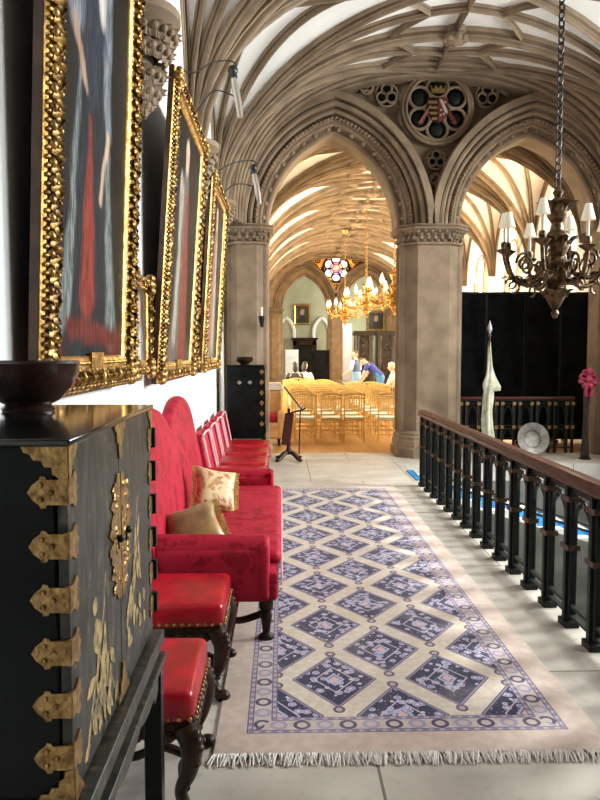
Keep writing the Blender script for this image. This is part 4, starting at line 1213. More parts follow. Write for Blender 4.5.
# ---- pink ribbon bundle
fb = thing('dried_stem_bundle', 'bundle of tall dark dried stems tied with a pink ribbon bow beside the right column', 'dried stems', (4.83,11.25,0))
random.seed(11)
m = MB()
for k in range(14):
    a = random.uniform(0,6.28); r0 = random.uniform(.02,.06); r1 = random.uniform(.02,.07)
    m.tube([(4.83+r0*math.cos(a),11.25+r0*math.sin(a),.03),(4.83+.6*r0*math.cos(a+.3),11.25+.6*r0*math.sin(a+.3),.6),(4.83+r1*math.cos(a+.6),11.25+r1*math.sin(a+.6),1.22+random.uniform(-.1,.12))], [.014,.011,.008], 6)
m.build('stems', M_stem, fb)
m = MB(); m.lathe([(.09,0),(.095,.015),(.07,.03),(.065,.06)], (4.83,11.25,0), 14); m.build('pot', M_iron, fb)
m = MB()
for k in range(9):
    a = 2*PI*k/9; rr = .075+.03*(k%2); c = (4.83+.075*math.cos(a), 11.20+.03*math.sin(a*2), 1.28+.11*math.sin(a))
    m.torus((0,0,0), .055, .026, 14, 7, T(*c)@RZ(a)@RX(1.1+.5*(k%3))@S(1,.75,1.3))
m.ball((4.83,11.18,1.27),.06,10,8)
for sx in (-1,1): m.tube([(4.83+.02*sx,11.17,1.22),(4.83+.05*sx,11.16,1.10),(4.83+.035*sx,11.17,1.0)], [.03,.026,.03], 8)
m.build('ribbon_bow', M_pinksilk, fb, smooth=60)

# ---- spandrel tracery with coat of arms
rd = thing('heraldic_roundel', 'carved stone roundel with a crowned coat of arms between the two tall arches', 'roundel', (CX+.03,YS+.28,5.47))
cx_, cz_ = CX+.09, 5.53
Mf = T(cx_,YS+.16,cz_)@RX(PI/2)
m = MB(); m.torus((0,0,0), .545, .035, 48, 8, Mf); m.torus((0,0,.03), .50, .025, 48, 8, Mf); m.build('outer_ring', M_stone, rd)
for k in range(6):
    a = PI/2+PI/3*k; m = MB(); m.torus((.325*math.cos(a),.325*math.sin(a),0), .165, .026, 26, 7, Mf); 
    m.build('foil', M_stone, rd)
m = MB(); m.lathe([(0,-.02),(.53,-.02),(.53,.0),(0,.0)], (0,0,0), 48, T(cx_,YS+.27,cz_)@RX(PI/2)); m.build('dark_ground', M_iron, rd, smooth=0)
for k in range(6):
    a = PI/2+PI/3*k; m = MB(); m.ball((.325*math.cos(a),.325*math.sin(a),-.06),(.125,.125,.05),14,6,Mf); m.build('boss', M_iron, rd)
sh = [(-.16,.19),(.16,.19),(.165,.02),(.13,-.10),(.07,-.17),(0,-.21),(-.07,-.17),(-.13,-.10),(-.165,.02)]
Ms = T(cx_,YS+.17,cz_-.04)@RX(PI/2)
M_red = mat('heraldic_red', (.16,.025,.02), .5); M_gold2 = mat('heraldic_gold', (.30,.19,.06), .45, .4); M_silver = mat('heraldic_pale', (.45,.42,.36), .5)
m = MB(); m.prism(sh, 0, .05, Ms); s_ = m.build('shield', M_darkwood, rd, smooth=20)
m = MB()
for k in range(4):
    z = .14-.085*k; m.prism([(-.155+.02*k*(k>2),z),(-.01,z),(-.01,z-.04),(-.15+.02*k*(k>1),z-.04)], .045, .058, Ms)
m.build('gold_bars', M_gold2, s_, smooth=0)
m = MB(); m.prism([(.01,.18),(.155,.18),(.16,.02),(.125,-.095),(.065,-.165),(.01,-.19)], .045, .056, Ms); m.build('red_half', M_red, s_, smooth=0)
m = MB(); m.prism([(.02,.16),(.06,.16),(.15,-.02),(.145,-.06),(.11,-.04)], .055, .062, Ms)
for (a,b) in ((.11,.12),(.05,.0),(.04,-.08),(.09,-.06)): m.ball((a,b,.056),(.018,.018,.01),8,5,Ms)
m.build('bend', M_silver, s_, smooth=0)
m = MB(); Mc = T(cx_,YS+.15,cz_+.255)@RX(PI/2)
m.prism([(-.10,-.03),(.10,-.03),(.115,.05),(.07,.02),(.04,.075),(0,.03),(-.04,.075),(-.07,.02),(-.115,.05)], 0, .05, Mc)
for a in (-.115,-.04,.04,.115): m.ball((a,.07,.025),.017,8,6,Mc)
m.build('crown', M_gold2, rd, smooth=20)
m = MB()
for k in range(5): 
    for sx in (-1,1): leaf(m, T(cx_+sx*(.10+.035*k),YS+.13,cz_-.02-.055*k)@RZ(PI)@RY(sx*-.8), .09, .4)
m.build('mantling', M_red, rd, smooth=60)
# blind tracery in the three corners of the spandrel
for (dx,dz,rr) in ((-.80,.22,.17),(.80,.22,.17),(0,-.78,.14),(-1.12,.34,.10),(1.12,.34,.10),(0,-1.09,.085)):
    r = thing('tracery_foil', {-.80:'carved trefoil to the left of the heraldic roundel',.80:'carved trefoil to the right of the heraldic roundel',0:'carved trefoil below the heraldic roundel' if rr>.1 else 'smallest carved trefoil at the foot of the spandrel below the roundel',-1.12:'small carved trefoil at the far left tip of the spandrel',1.12:'small carved trefoil at the far right tip of the spandrel'}[dx], 'tracery', (cx_+dx,YS+.27,cz_+dz), group='carved spandrel tracery')
    m = MB(); Mt = T(cx_+dx,YS+.20,cz_+dz)@RX(PI/2)
    for k in range(3):
        a = PI/2+2*PI/3*k; m.torus((rr*.52*math.cos(a),rr*.52*math.sin(a),0), rr*.48, .02, 18, 6, Mt)
    m.torus((0,0,-.02), rr*1.06, .02, 28, 6, Mt); m.build('foils', M_stone, r)
    m = MB(); m.lathe([(0,-.01),(rr,-.01),(rr,.01),(0,.01)], (0,0,0), 24, T(cx_+dx,YS+.285,cz_+dz)@RX(PI/2)); m.build('dark_ground', M_iron, r, smooth=0)
# ---- stained glass roundel in the far spandrel
M_gl = lambda n,c,e: mat(n, c, .4, emit=c, es=e)
G_amber = mat('amber_glass', (.75,.32,.04), .4, emit=lambda nb: nb.mix(nb.voro(5.0).ss(.25,.5),(.95,.45,.06),(.30,.10,.02)), es=1.1)
G_white = M_gl('white_glass',(.85,.90,1.0),.85); G_centre = mat('coloured_glass',(.8,.4,.5),.4,emit=lambda nb: nb.mix(nb.noise(6,2).ss(.45,.55),(.85,.12,.22),nb.mix(nb.noise(4,1).gt(.5),(.35,.45,.85),(.95,.75,.25))),es=1.0)
G_blue = M_gl('blue_glass',(.30,.42,.75),.9)
sg_ = thing('stained_glass_roundel', 'lit stained glass window with a white six-petalled flower on amber, between the far arches', 'stained glass', (CXB+.02,YF+.3,5.5))
gx, gz = CXB+.05, 5.52
Mg = T(gx,YF+.20,gz-.03)@RX(PI/2)@S(1.18,1.18,1)
tri = []
for i in range(13):
    x = -1.05+2.1*i/12; tri.append((x, .56-.16*(x/1.05)**2))
lowl = [(1.05,.40),(.72,.15),(.45,-.25),(.22,-.75),(.10,-1.25),(-.10,-1.25),(-.22,-.75),(-.45,-.25),(-.72,.15),(-1.05,.40)]
m = MB(); m.prism(list(reversed(tri))+list(reversed(lowl))[1:-1] if False else tri+lowl[1:-1], -.02, .0, Mg); m.build('amber_ground', G_amber, sg_, smooth=0)
for k in range(6):
    a = PI/2+PI/3*k; m = MB(); m.lathe([(0,.0),(.175,.0),(.175,.015),(0,.015)], (.315*math.cos(a),.315*math.sin(a),0), 20, Mg); p = m.build('petal_pane', G_white, sg_, smooth=0)
    m = MB(); m.torus((.315*math.cos(a),.315*math.sin(a),.02), .18, .022, 20, 6, Mg); m.build('lead_ring', M_iron, p)
m = MB(); m.lathe([(0,.016),(.25,.016),(.25,.03),(0,.03)], (0,0,0), 24, Mg); m.build('centre_pane', G_centre, sg_, smooth=0)
m = MB(); m.torus((0,0,.02), .52, .03, 36, 6, Mg); m.torus((0,0,.03), .25, .016, 26, 6, Mg); m.build('lead_ring', M_iron, sg_)
for (a,b) in ((-.72,.32),(.72,.32),(0,-.72),(-.48,-.02),(.48,-.02)):
    m = MB(); m.torus((a,b,.02), .10, .022, 16, 6, Mg); m.tube([(a-.1,b,.02),(a+.1,b,.02)], .014, 5, M=Mg); m.tube([(a,b-.1,.02),(a,b+.1,.02)], .014, 5, M=Mg); m.build('lead_cross', M_iron, sg_)

# ---- great chandelier over the stair
def chandelier(label, x, y, zc, R, ztop, n, metal, shade_m, lit, sc_=1.0, tiers=1):
    r = thing('chandelier', label, 'chandelier', (x,y,zc))
    m = MB(); P = [(0,-.50),(.02,-.49),(.035,-.45),(.02,-.42),(.06,-.36),(.10,-.28),(.11,-.24),(.07,-.20),(.12,-.15),(.145,-.08),(.15,-.02),(.11,.02),(.07,.06),(.10,.12),(.125,.18),(.11,.25),(.06,.30),(.05,.36),(.09,.42),(.105,.50),(.07,.56),(.03,.60),(.05,.64),(.02,.68),(0,.70)]
    m.lathe([(a*sc_,b*sc_) for a,b in P], (x,y,zc), 18); m.build('central_stem', metal, r)
    m = MB()
    for zz,rr,k,s_ in ((-.30,.10,8,.10),(-.08,.14,10,.12),(.16,.12,8,.11),(.46,.09,8,.13)):
        for i in range(k): a = 2*PI*i/k; leaf(m, T(x+rr*sc_*math.cos(a),y+rr*sc_*math.sin(a),zc+zz*sc_)@RZ(a-PI/2), s_*sc_, .8)
    m.build('cast_leaves', metal, r, smooth=60)
    for i in range(n):
        a = 2*PI*i/n+.18; ca, sa = math.cos(a), math.sin(a)
        up = .06*(i%2)*sc_
        def q(rr,z): return (x+rr*ca, y+rr*sa, zc+z*sc_+up)
        pts = catmull([q(.12*sc_,-.06),q(.35*R,-.16),q(.62*R,-.20),q(.88*R,-.13),q(R,.02),q(R,.08)],6)
        m = MB(); m.tube(pts, [.026*sc_*(1-.4*j/(len(pts)-1)) for j in range(len(pts))], 8)
        sp = [q(.62*R+.07*sc_*(1-t*.08)*math.cos(t*1.2), -.03+(.10-.010*t)*math.sin(t*1.2)) for t in [j*.55 for j in range(13)]]
        m.tube(sp, .013*sc_, 6)
        sp = [q(.86*R+.05*sc_*math.cos(t), -.22+.05*math.sin(t)) for t in [j*.5 for j in range(11)]]; m.tube(sp, .011*sc_, 6)
        for t in (.35,.62,.84): leaf(m, T(*q(t*R,-.17))@RZ(a-PI/2)@RX(-.7), .10*sc_, .9)
        arm = m.build('arm', metal, r, smooth=60)
        m = MB(); m.lathe([(.015,.04),(.03,.06),(.065,.085),(.075,.10),(.05,.105),(.03,.115),(.036,.14),(.03,.17),(.018,.175)], (0,0,0), 14, T(*q(R,0))@S(sc_,sc_,sc_)); m.build('drip_pan', metal, arm)
        if not lit:
            m = MB(); m.lathe([(.0,.16),(.014,.16),(.014,.33),(0,.33)], (0,0,0), 10, T(*q(R,0))@S(sc_,sc_,sc_)); m.build('candle', M_candle, arm)
            m = MB(); m.lathe([(.058,.31),(.061,.31),(.026,.445),(.023,.445),(.058,.31)], (0,0,0), 18, T(*q(R,0))@S(sc_,sc_,sc_)); m.build('lamp_shade', shade_m, arm)
        else:
            m = MB(); m.lathe([(.02,.17),(.045,.19),(.062,.235),(.055,.29),(.033,.36),(.015,.41),(0,.43)], (0,0,0), 12, T(*q(R,0))@S(sc_,sc_,sc_)); m.build('glass_shade', shade_m, arm)
    m = MB(); L = .075; z = zc+.68*sc_; k = 0
    while z < ztop-.02:
        Mx = T(x,y,z+L/2)@RZ(PI/2*(k%2)+.4)@RX(PI/2)@S(.62,1,1)
        m.torus((0,0,0), L*.56, .0085, 12, 6, Mx); z += L*.86; k += 1
    m.build('chain', M_chain if not lit else M_giltdark, r)
    m = MB(); m.lathe([(.01,-.14),(.05,-.12),(.10,-.05),(.12,0)], (x,y,ztop+.03), 14); m.build('ceiling_rose', metal, r)
    return r
chandelier('dark bronze chandelier with cream candle shades hanging on a long chain above the balustrade', 2.31, 6.05, 2.44, .44, ZS+AP-.12, 8, M_bronze, M_shade, False, .92)
G = 'lit gilt chandeliers in the ballroom'
for lb,x,y,zc in (('nearest lit gilt chandelier in the ballroom, partly hidden by the thick column',2.60,16.6,3.0),('middle gilt chandelier with lit glass shades in the ballroom',2.48,21.0,3.15),('farthest gilt chandelier with lit glass shades, below the stained glass roundel',2.25,25.4,3.1)):
    c_ = chandelier(lb, x, y, zc, .62, ZS+AP-.2, 8, M_gilt, M_glassflame, True, .95); c_['group'] = G
# ================================================================== BALLROOM CONTENTS
# ---- gold banquet chairs
def gold_chair():
    r = thing('gilt_chair', '', 'chair', (0,0,0), group='gold chairs set out in rows in the ballroom')
    # faces away from the camera (+Y); back at y=-.2
    k = 1.02
    for sx in (-1,1):
        m = MB(); m.tube([(sx*.185,.19,0),(sx*.175,.185,.44)], [.012,.017], 8)
        for z in (.12,.30): m.ball((sx*.181,.188,z),(.022,.022,.012),8,5)
        m.build('leg', M_chair, r)
        m = MB(); m.tube([(sx*.19,-.22,0),(sx*.18,-.195,.44),(sx*.185,-.235,.92)], [.012,.017,.014], 8)
        for z in (.12,.30): m.ball((sx*.186,-.207,z),(.022,.022,.012),8,5)
        m.build('leg', M_chair, r)
    m = MB()
    for z in (.16,.25):
        for sx in (-1,1): m.tube([(sx*.185,-.21,z),(sx*.18,.19,z)], .009, 6)
        m.tube([(-.185,-.21,z),(.185,-.21,z)], .009, 6); m.tube([(-.18,.19,z+.03),(.18,.19,z+.03)], .009, 6)
    m.build('stretcher', M_chair, r)
    m = MB(); m.rbox((-.205,-.205,.415),(.205,.21,.445),.012,2); m.build('seat', M_chair, r)
    m = MB(); m.rbox((-.19,-.19,.445),(.19,.195,.485),.018,3); m.build('seat_pad', M_seatpad, r)
    m = MB(); m.tube([(-.20,-.235,.905),(-.1,-.243,.925),(0,-.246,.93),(.1,-.243,.925),(.20,-.235,.905)], .02, 8)
    m.tube([(-.19,-.215,.62),(.19,-.215,.62)], .012, 6); m.tube([(-.19,-.231,.84),(.19,-.231,.84)], .013, 6)
    for i in range(7):
        x = -.135+.045*i; m.tube([(x,-.216,.62),(x,-.225,.73),(x,-.231,.84)], [.008,.011,.008], 6); m.ball((x,-.238,.88),(.012,.012,.03),6,5)
    m.build('backrest', M_chair, r)
    return r
gc = gold_chair()
ord_ = ['first (nearest)','second','third','fourth','fifth','sixth','seventh','eighth','ninth']
cols = [(.46,'leftmost'),(.93,'second-from-left'),(1.38,'middle'),(1.98,'second-from-right'),(2.44,'rightmost')]
first = True
for ri in range(9):
    for ci,(x,nm) in enumerate(cols):
        if ci == 4 and ri < 3: continue
        if ri > 6 and ci > 2: continue
        y = 13.55+.82*ri; xx = x-.026*ri+random.uniform(-.015,.015); rz = random.uniform(-.05,.05)
        lb = 'gold spindle-back chair in the %s row, %s column of the ballroom seating' % (ord_[ri].replace(' (nearest)',''), nm) if ri else 'gold spindle-back chair in the nearest row, %s column of the ballroom seating' % nm
        if first: gc['label'] = lb; gc.location = (xx,y,0); gc.rotation_euler = (0,0,rz); first = False
        else: dup(gc, lb, (xx,y,0), rz)

# ---- people
def hand(J, E, Rr, w, d, r0):
    # palm and five fingers continuing the skin graph; w = wrist index, d = unit direction of the forearm
    d = Vector(d).normalized(); s = d.cross(Vector((0,1,.3))).normalized(); n = s.cross(d)
    W = Vector(J[w]); pi = len(J); J.append(W+d*.055); Rr.append(r0*.95); E.append((w,pi))
    for k,(o,l) in enumerate(((-.026,.055),(-.009,.068),(.009,.064),(.025,.05))):
        a = len(J); J.append(W+d*.095+s*o); Rr.append(.0095); E.append((pi,a))
        J.append(W+d*(.095+l*.55)+s*o*1.1+n*.012); Rr.append(.0085); E.append((a,a+1))
        J.append(W+d*(.095+l*.9)+s*o*1.1+n*.035); Rr.append(.0075); E.append((a+1,a+2))
    a = len(J); J.append(W+d*.05-s*.038); Rr.append(.0105); E.append((pi,a)); J.append(W+d*.085-s*.05+n*.012); Rr.append(.009); E.append((a,a+1))
def skin_obj(name, J, E, R, mt, parent, sub=1):
    me = bpy.data.meshes.new(name); me.from_pydata([tuple(Vector(j)) for j in J], E, []); me.materials.append(mt)
    o = bpy.data.objects.new(name, me); C.objects.link(o); o.parent = parent
    sk = o.modifiers.new('skin','SKIN'); sk.use_smooth_shade = True
    if not me.skin_vertices: me.skin_vertices.new()
    for i,r in enumerate(R):
        v = me.skin_vertices[0].data[i]; rr = r if isinstance(r,tuple) else (r,r); v.radius = rr; v.use_root = (i == 0)
    ss = o.modifiers.new('sub','SUBSURF'); ss.levels = sub; ss.render_levels = sub
    return o
def person(label, loc, rz, pose, top, bottom, hair, sleeveless=None, long_hair=False, group=None):
    # local frame: faces +Y, z up, origin on the floor below the pelvis
    r = thing('person', label, 'person', loc, rz, group)
    V3 = Vector; P = V3(pose['pelvis']); ch = V3(pose['chest']); nk = V3(pose['neck']); hd = V3(pose['head'])
    up = (nk-P).normalized(); rt = V3((1,0,0))
    J = [P, (P+ch)/2, ch, nk, hd-(hd-nk)*.45]; R = [.10,.09,.10,.055,.05]
    E = [(0,1),(1,2),(2,3),(3,4)]
    arms = []; legs = []
    for sx in (-1,1):
        sh = ch+(nk-ch)*.55+rt*.185*sx; el = V3(pose['elbow'][sx]); wr = V3(pose['wrist'][sx])
        a = len(J); J += [sh,el,wr]; R += [.058,.042,.027]; E += [(2,a),(a,a+1),(a+1,a+2)]; arms.append((sh,el,wr))
        hand(J,E,R,a+2,wr-el,.026)
        hp = P+rt*.095*sx-up*.03; kn = V3(pose['knee'][sx]); an = V3(pose['ankle'][sx])
        a = len(J); J += [hp,kn,an,an+V3((0,.10,-.045)),an+V3((0,.17,-.05))]; R += [.075,.055,.042,.04,.03]; E += [(0,a),(a,a+1),(a+1,a+2),(a+2,a+3),(a+3,a+4)]; legs.append((hp,kn,an))
    body = skin_obj('body', J, E, R, M_skin, r)
    # head with face, same mesh family: shaped separately and parented
    f = V3(pose.get('face',(0,1,0))).normalized(); uz = (hd-nk).normalized(); sxv = f.cross(uz).normalized(); f = uz.cross(sxv).normalized()
    Mh = Matrix(((sxv.x,f.x,uz.x,hd.x),(sxv.y,f.y,uz.y,hd.y),(sxv.z,f.z,uz.z,hd.z),(0,0,0,1)))
    m = MB(); m.ball((0,.0,.015),(.075,.095,.115),16,12,Mh); m.ball((0,.03,-.055),(.055,.062,.065),12,8,Mh)
    m.ball((0,.105,-.01),(.014,.022,.024),8,6,Mh)
    for s_ in (-1,1): m.ball((.076*s_,-.01,-.005),(.012,.022,.032),8,6,Mh)
    m.ball((0,.088,-.058),(.024,.008,.008),8,5,Mh)
    h_ = m.build('head', M_skin, body, world=False, smooth=80)
    m = MB()
    for s_ in (-1,1): m.ball((.030*s_,.085,.012),(.012,.008,.007),8,5,Mh)
    m.build('eyes', M_shoe, h_, world=False)
    m = MB()
    vs = []; nu, nv = 16, 8
    for j in range(nv+1):
        for i in range(nu):
            th = 2*PI*i/nu; lim = 1.15+.75*max(0,-math.sin(th)) ; ph = lim*j/nv
            vs.append((.083*math.sin(ph)*math.cos(th), .104*math.sin(ph)*math.sin(th)-.006, .02+.120*math.cos(ph)))
    m.add(vs, [(j*nu+i,(j+1)*nu+i,(j+1)*nu+(i+1)%nu,j*nu+(i+1)%nu) for j in range(nv) for i in range(nu)], Mh)
    if long_hair: m.ball((0,-.055,-.06),(.085,.065,.14),12,8,Mh)
    m.build('hair', hair, r, world=False, smooth=80)
    # clothing
    def torso(m, infl, z0=0.0):
        rings = []
        for (t,w_,d_) in ((z0,.175,.125),(.14,.165,.118),(.32,.165,.115),(.55,.185,.125),(.74,.205,.12),(.88,.165,.09),(.97,.075,.06)):
            c = P+(nk-P)*t if t < .5 else (P+(nk-P)*.5).lerp(nk, (t-.5)*2)
            mid = (P+(nk-P)*t).lerp(ch, max(0,1-abs(t-.62)/.4)*.6)
            ax = (nk-P).normalized(); fwd = rt.cross(ax)*-1
            rings.append([tuple(mid+rt*(w_+infl)*math.cos(2*PI*k/20)+fwd*(d_+infl)*math.sin(2*PI*k/20)) for k in range(20)])
        m.loft(rings)
    def sleeves(m, q, infl):
        for (sh,el,wr) in arms:
            pts = [sh.lerp(el,-.12), sh.lerp(el,.1), sh.lerp(el,min(1,q))]; rr = [.05+infl,.066+infl,.058+infl]
            if q > 1: pts.append(el.lerp(wr,.9)); rr.append(.042+infl)
            m.tube(pts, rr, 12)
    m = MB(); torso(m, .0 if not sleeveless else .004, -.06)
    if not sleeveless: sleeves(m, pose.get('sleeve',.55), 0)
    m.build('vest' if sleeveless else 'shirt', top, r, world=False, smooth=80)
    if sleeveless:
        for a_ in arms:
            m = MB(); keep = arms; arms = [a_]; sleeves(m, .95, -.004); arms = keep; m.build('sleeve', sleeveless, r, world=False, smooth=80)
    m = MB(); rings = []
    for (dz,w_,d_) in ((.14,.172,.125),(.02,.180,.135),(-.08,.185,.135),(-.13,.12,.10)):
        c = P+up*dz if dz > 0 else P+V3((0,0,dz))
        rings.append([tuple(c+rt*w_*math.cos(2*PI*k/20)+V3((0,d_*math.sin(2*PI*k/20),0))) for k in range(20)])
    m.loft(rings)
    for (hp,kn,an) in legs: m.tube([hp+V3((0,0,.03)),hp.lerp(kn,.2),kn,kn.lerp(an,.5),an+V3((0,0,-.01))], [.098,.100,.072,.064,.058], 14)
    m.build('trousers', bottom, r, world=False, smooth=80)
    for (hp,kn,an) in legs:
        m = MB(); c = an+V3((0,.06,-.045)); m.ball(tuple(c),(.048,.135,.045),12,8); m.build('shoe', M_shoe, r, world=False)
    return r
stand = dict(pelvis=(0,0,.93),chest=(0,.02,1.28),neck=(0,.03,1.48),head=(0,.06,1.64),face=(0,1,-.15),
  elbow={-1:(-.30,.02,1.12),1:(.27,.06,1.12)},wrist={-1:(-.30,.24,1.0),1:(.25,.27,1.02)},knee={-1:(-.11,.02,.50),1:(.10,.03,.50)},ankle={-1:(-.12,-.02,.09),1:(.11,-.02,.09)},sleeve=.5)
bend = dict(pelvis=(0,0,.98),chest=(0,.27,1.24),neck=(0,.41,1.38),head=(0,.53,1.42),face=(0,.75,-.66),
  elbow={-1:(-.24,.46,1.02),1:(.24,.46,1.02)},wrist={-1:(-.16,.60,.80),1:(.16,.60,.80)},knee={-1:(-.11,.04,.50),1:(.11,.04,.50)},ankle={-1:(-.12,-.04,.09),1:(.12,-.04,.09)},sleeve=.6)
sit = dict(pelvis=(0,-.06,.57),chest=(0,-.08,.92),neck=(0,-.05,1.12),head=(0,-.02,1.28),face=(0,1,-.2),
  elbow={-1:(-.25,.06,.76),1:(.25,.06,.76)},wrist={-1:(-.15,.28,.66),1:(.15,.28,.66)},knee={-1:(-.12,.38,.52),1:(.12,.38,.52)},ankle={-1:(-.12,.40,.09),1:(.12,.40,.09)},sleeve=1.5)
person('standing person in a blue quilted vest and pale jeans, seen from behind in the ballroom', (2.44,23.2,0), math.radians(50), stand, M_navy, M_jean, M_hairbrown, sleeveless=M_shirtw)
person('person in a royal blue T-shirt and jeans bending over a dark case', (2.98,21.6,0), math.radians(70), bend, M_tee, M_jeand, M_hairbrown)
def seat_for(x, y, rz, lb): return dup(gc, lb, (x,y,0), rz)
person('seated grey-haired person in a pale grey shirt, right of the bending person', (3.12,20.4,0), math.radians(75), sit, M_shirtg, M_trous, M_hairgrey)
seat_for(3.12,20.4,math.radians(75),'gold chair holding the grey-haired person in the grey shirt')
person('seated dark-haired person in a white top beyond the left rows of gold chairs', (.74,22.0,0), math.radians(-25), sit, M_shirtw, M_trous, M_hair, long_hair=True)
seat_for(.74,22.0,math.radians(-25),'gold chair holding the dark-haired person in the white top')
person('seated person with long black hair at the far left behind the gold chairs', (.40,21.2,0), math.radians(10), sit, M_trous, M_trous, M_hair, long_hair=True)
seat_for(.40,21.2,math.radians(10),'gold chair holding the person with long black hair')
# dark case the person bends over
eq = thing('equipment_case', 'black case on a low table under the hands of the bending person', 'case', (2.36,21.75,0))
m = MB(); m.rbox((2.10,21.5,.42),(2.62,22.0,.64),.02,2); m.build('box', M_rubber, eq)
m = MB(); m.cbox((2.36,21.75,.40),(.62,.6,.04)); m.build('table_top', M_darkwood, eq)
for a in (-.26,.26):
    for b in (-.25,.25): m = MB(); m.cbox((2.36+a,21.75+b,.19),(.04,.04,.38)); m.build('leg', M_darkwood, eq)
# ---- carved black cupboards behind the people
def carved_cupboard(x, y, lb, w=.66, h=2.48):
    r = thing('carved_cupboard', lb, 'cupboard', (x,y,0), group='black carved cupboards at the ballroom end')
    m = MB(); m.rbox((x-w/2,y-.3,.0),(x+w/2,y+.3,h-.1),.02,2); m.box((x-w/2-.04,y-.34,0),(x+w/2+.04,y+.34,.18)); m.build('carcass', M_ebony, r)
    m = MB(); m.box((x-w/2-.06,y-.36,h-.12),(x+w/2+.06,y+.36,h-.05)); m.box((x-w/2-.03,y-.33,h-.18),(x+w/2+.03,y+.33,h)); m.build('cornice', M_ebony, r)
    for sx in (-1,1):
        m = MB(); px = x+sx*(w/2-.08); m.lathe([(.07,.2),(.09,.25),(.06,.32),(.08,.6),(.055,.9),(.09,1.2),(.10,1.35),(.06,1.5),(.085,1.8),(.06,2.05),(.10,2.2),(.10,2.3)], (px,y-.34,0), 12); m.build('turned_column', M_ebony, r)
    m = MB(); m.cbox((x,y-.31,1.28),(w*.62,.05,1.9))
    for k in range(26): m.ball((x+random.uniform(-w*.3,w*.3),y-.32,random.uniform(.4,2.1)),(.06,.05,.09),8,6)
    m.build('carving', M_ebony, r, smooth=70)
    m = MB(); m.cbox((x,y-.305,.75),(w*.55,.03,.75)); d_ = m.build('door', M_ebony, r, bevel=.01); m = MB(); m.ball((x+w*.2,y-.335,.8),.025,8,6); m.build('knob', M_brass, d_)
carved_cupboard(3.08,27.0,'leftmost black carved cupboard behind the standing person'); carved_cupboard(3.90,27.0,'middle black carved cupboard behind the grey-haired person'); carved_cupboard(4.72,27.0,'rightmost black carved cupboard, beside the thick column in the photo')
# ---- screens in front of the far left arch
for (x0,x1,y,h,mt,lb) in ((.84,1.36,30,1.78,M_black,'left black screen standing under the far left arch'),(1.38,2.02,30.05,1.78,M_black,'right black screen standing under the far left arch, beside the far column'),(.18,.72,29.8,1.80,M_bluepanel,'pale blue board standing left of the two far black screens')):
    o_ = thing('display_board' if mt is M_bluepanel else 'black_screen', lb, 'screen', ((x0+x1)/2,y,0))
    m = MB(); m.box((x0,y-.025,.08),(x1,y+.025,h)); m.build('panel', mt, o_, bevel=.01)
    for q in (x0+.08,x1-.08): m = MB(); m.box((q-.03,y-.2,0),(q+.03,y+.2,.08)); m.build('foot', M_iron, o_)
# ---- pictures and fireplace on the far wall
def flat_picture(lb, x, z, w, h, canv, y=38.38):
    r = thing('framed_portrait', lb, 'painting', (x,y,z)); m = MB(); fw = .10
    rings = [[(x-w/2+q,y-d,z-h/2+q),(x+w/2-q,y-d,z-h/2+q),(x+w/2-q,y-d,z+h/2-q),(x-w/2+q,y-d,z+h/2-q)] for q,d in ((0,0),(0,.06),(.03,.09),(.06,.07),(fw,.05),(fw,.03))]
    m.loft(rings, caps=False); m.build('frame', M_gilt, r)
    c = MB(); c.box((-.02,-w/2+.09,-h/2+.09),(.02,w/2-.09,h/2-.09)); k = c.build('canvas', canv, r, world=False, smooth=0); k.location = (0,-.035,0); k.rotation_euler = (0,0,-PI/2)
flat_picture('gold-framed bust portrait on the green wall seen through the far left arch', 1.13, 3.68, .88, 1.08, M_picf)
flat_picture('dark gold-framed picture on the far wall behind the ballroom chandeliers', 5.05, 3.35, .95, 1.05, M_picf)
fp = thing('fireplace', 'dark stone fireplace on the green wall below the gold-framed portrait', 'fireplace', (1.25,38.2,0))
m = MB(); m.box((.62,38.1,0),(.84,38.4,2.3)); m.box((1.66,38.1,0),(1.88,38.4,2.3)); m.box((.62,38.1,2.05),(1.88,38.4,2.35)); m.build('surround', M_darkwood, fp, bevel=.015)
m = MB(); m.box((.55,38.0,2.35),(1.95,38.4,2.45)); m.build('mantel_shelf', M_darkwood, fp, bevel=.01)
m = MB(); m.box((.84,38.3,0),(1.66,38.4,2.05)); m.build('fireback', M_iron, fp, smooth=0)
# ---- armchair with cushion and folded cloth behind the left column
ac = thing('armchair', 'tan leather armchair just beyond the left column, behind the music stand', 'armchair', (-.33,13.3,0))
m = MB(); m.rbox((-.62,13.0,.12),(.0,13.7,.42),.05,3); m.build('seat', M_tan, ac, smooth=60)
m = MB(); m.rbox((-.62,13.55,.30),(.02,13.78,.98),.06,3); m.build('backrest', M_tan, ac, smooth=60)
for x in (-.66,-.06): m = MB(); m.rbox((x,12.98,.12),(x+.12,13.7,.62),.045,3); m.build('arm', M_tan, ac, smooth=60)
for x in (-.56,-.04):
    for y in (13.05,13.7): m = MB(); m.lathe([(.02,0),(.03,.12)], (x,y,0), 10); m.build('leg', M_darkwood, ac)
o_ = MB(); o_.rbox((-.52,13.02,.42),(-.08,13.5,.56),.05,3,puff=.02); k = o_.build('cushion', M_damask, loc=(-.3,13.26,.49), smooth=60); tag(k, 'plain red cushion on the seat of the tan armchair', 'cushion')
o_ = MB()
for i in range(4): o_.rbox((-.50+.02*i,13.56,.981+.035*i),(.06-.02*i,13.78,1.015+.035*i),.014,2)
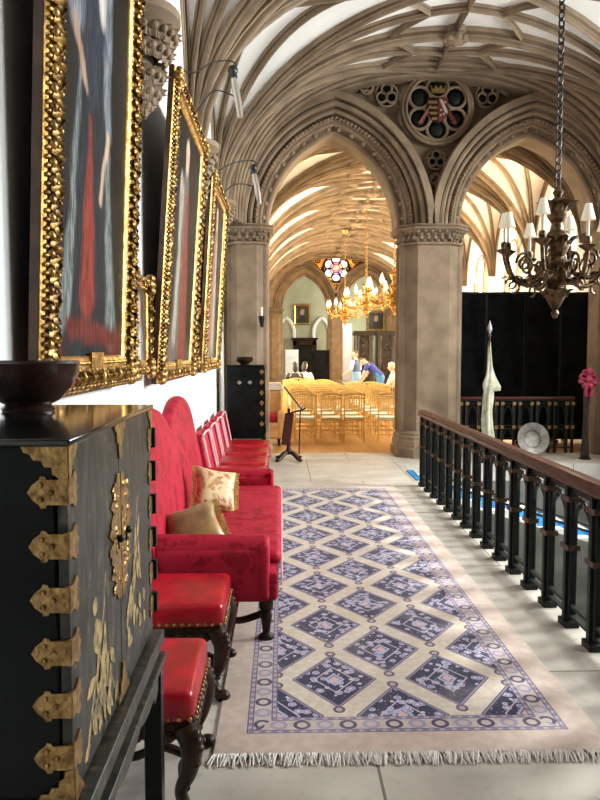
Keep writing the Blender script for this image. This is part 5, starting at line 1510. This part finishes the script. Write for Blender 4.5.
k = o_.build('folded_cloth', M_white, loc=(-.2,13.67,.98)); tag(k, 'folded white cloth on the back of the tan armchair', 'cloth')
# ================================================================== LIGHT AND CAMERA
def area(name, loc, rot, sx, sy, power, col):
    l = bpy.data.lights.new(name, 'AREA'); l.shape = 'RECTANGLE'; l.size = sx; l.size_y = sy; l.energy = power; l.color = col
    o = bpy.data.objects.new(name, l); C.objects.link(o); o.location = loc; o.rotation_euler = rot
    return o
for (y,h,a,b,c),pw,tl in zip(hall_w,(900,860,420),(52,52,68)):
    area('window_daylight', (XR+.95, y, 3.7), (0, math.radians(tl), 0), 3.0, 1.8, pw, (.93,.97,1.0))
for i,(y,h,a,b,c) in enumerate(ball_w):
    area('window_daylight', (BXR+.75, y, 3.3), (0, math.radians(92), 0), 4.0, 1.9, 520, (1,.77,.46))
for i,(y,h,a,b,c) in enumerate(ball_w[1:5]):
    area('window_daylight', (BXL-.75, y, 3.3), (0, -math.radians(92), 0), 4.0, 1.9, 380, (1,.86,.62))
area('far_room_daylight', (BXR-.3, 35.9, 3.4), (0, PI/2, 0), 3.0,1.6,200, (1,.95,.85))
w = bpy.data.worlds.new('world'); sc.world = w; w.use_nodes = True
bg = w.node_tree.nodes['Background']; bg.inputs[0].default_value = (.90,.95,1,1); bg.inputs[1].default_value = 1.6
cam = bpy.data.cameras.new('camera'); co = bpy.data.objects.new('camera', cam); C.objects.link(co); sc.camera = co
co.location = (0,0,1.7); co.rotation_euler = (PI/2-math.radians(3.814), 0, -math.radians(1.508))
cam.sensor_fit = 'VERTICAL'; cam.sensor_height = 36; cam.lens = 36*720/800; cam.clip_start = .05; cam.clip_end = 200
sc.view_settings.view_transform = 'Standard'; sc.view_settings.look = 'None'; sc.view_settings.gamma = 1
sc.view_settings.use_curve_mapping = False; sc.view_settings.exposure = 0.36
sc.cycles.use_denoising = True; sc.cycles.max_bounces = 10; sc.cycles.diffuse_bounces = 5
sc.cycles.sample_clamp_indirect = 8; sc.cycles.caustics_reflective = False; sc.cycles.caustics_refractive = False
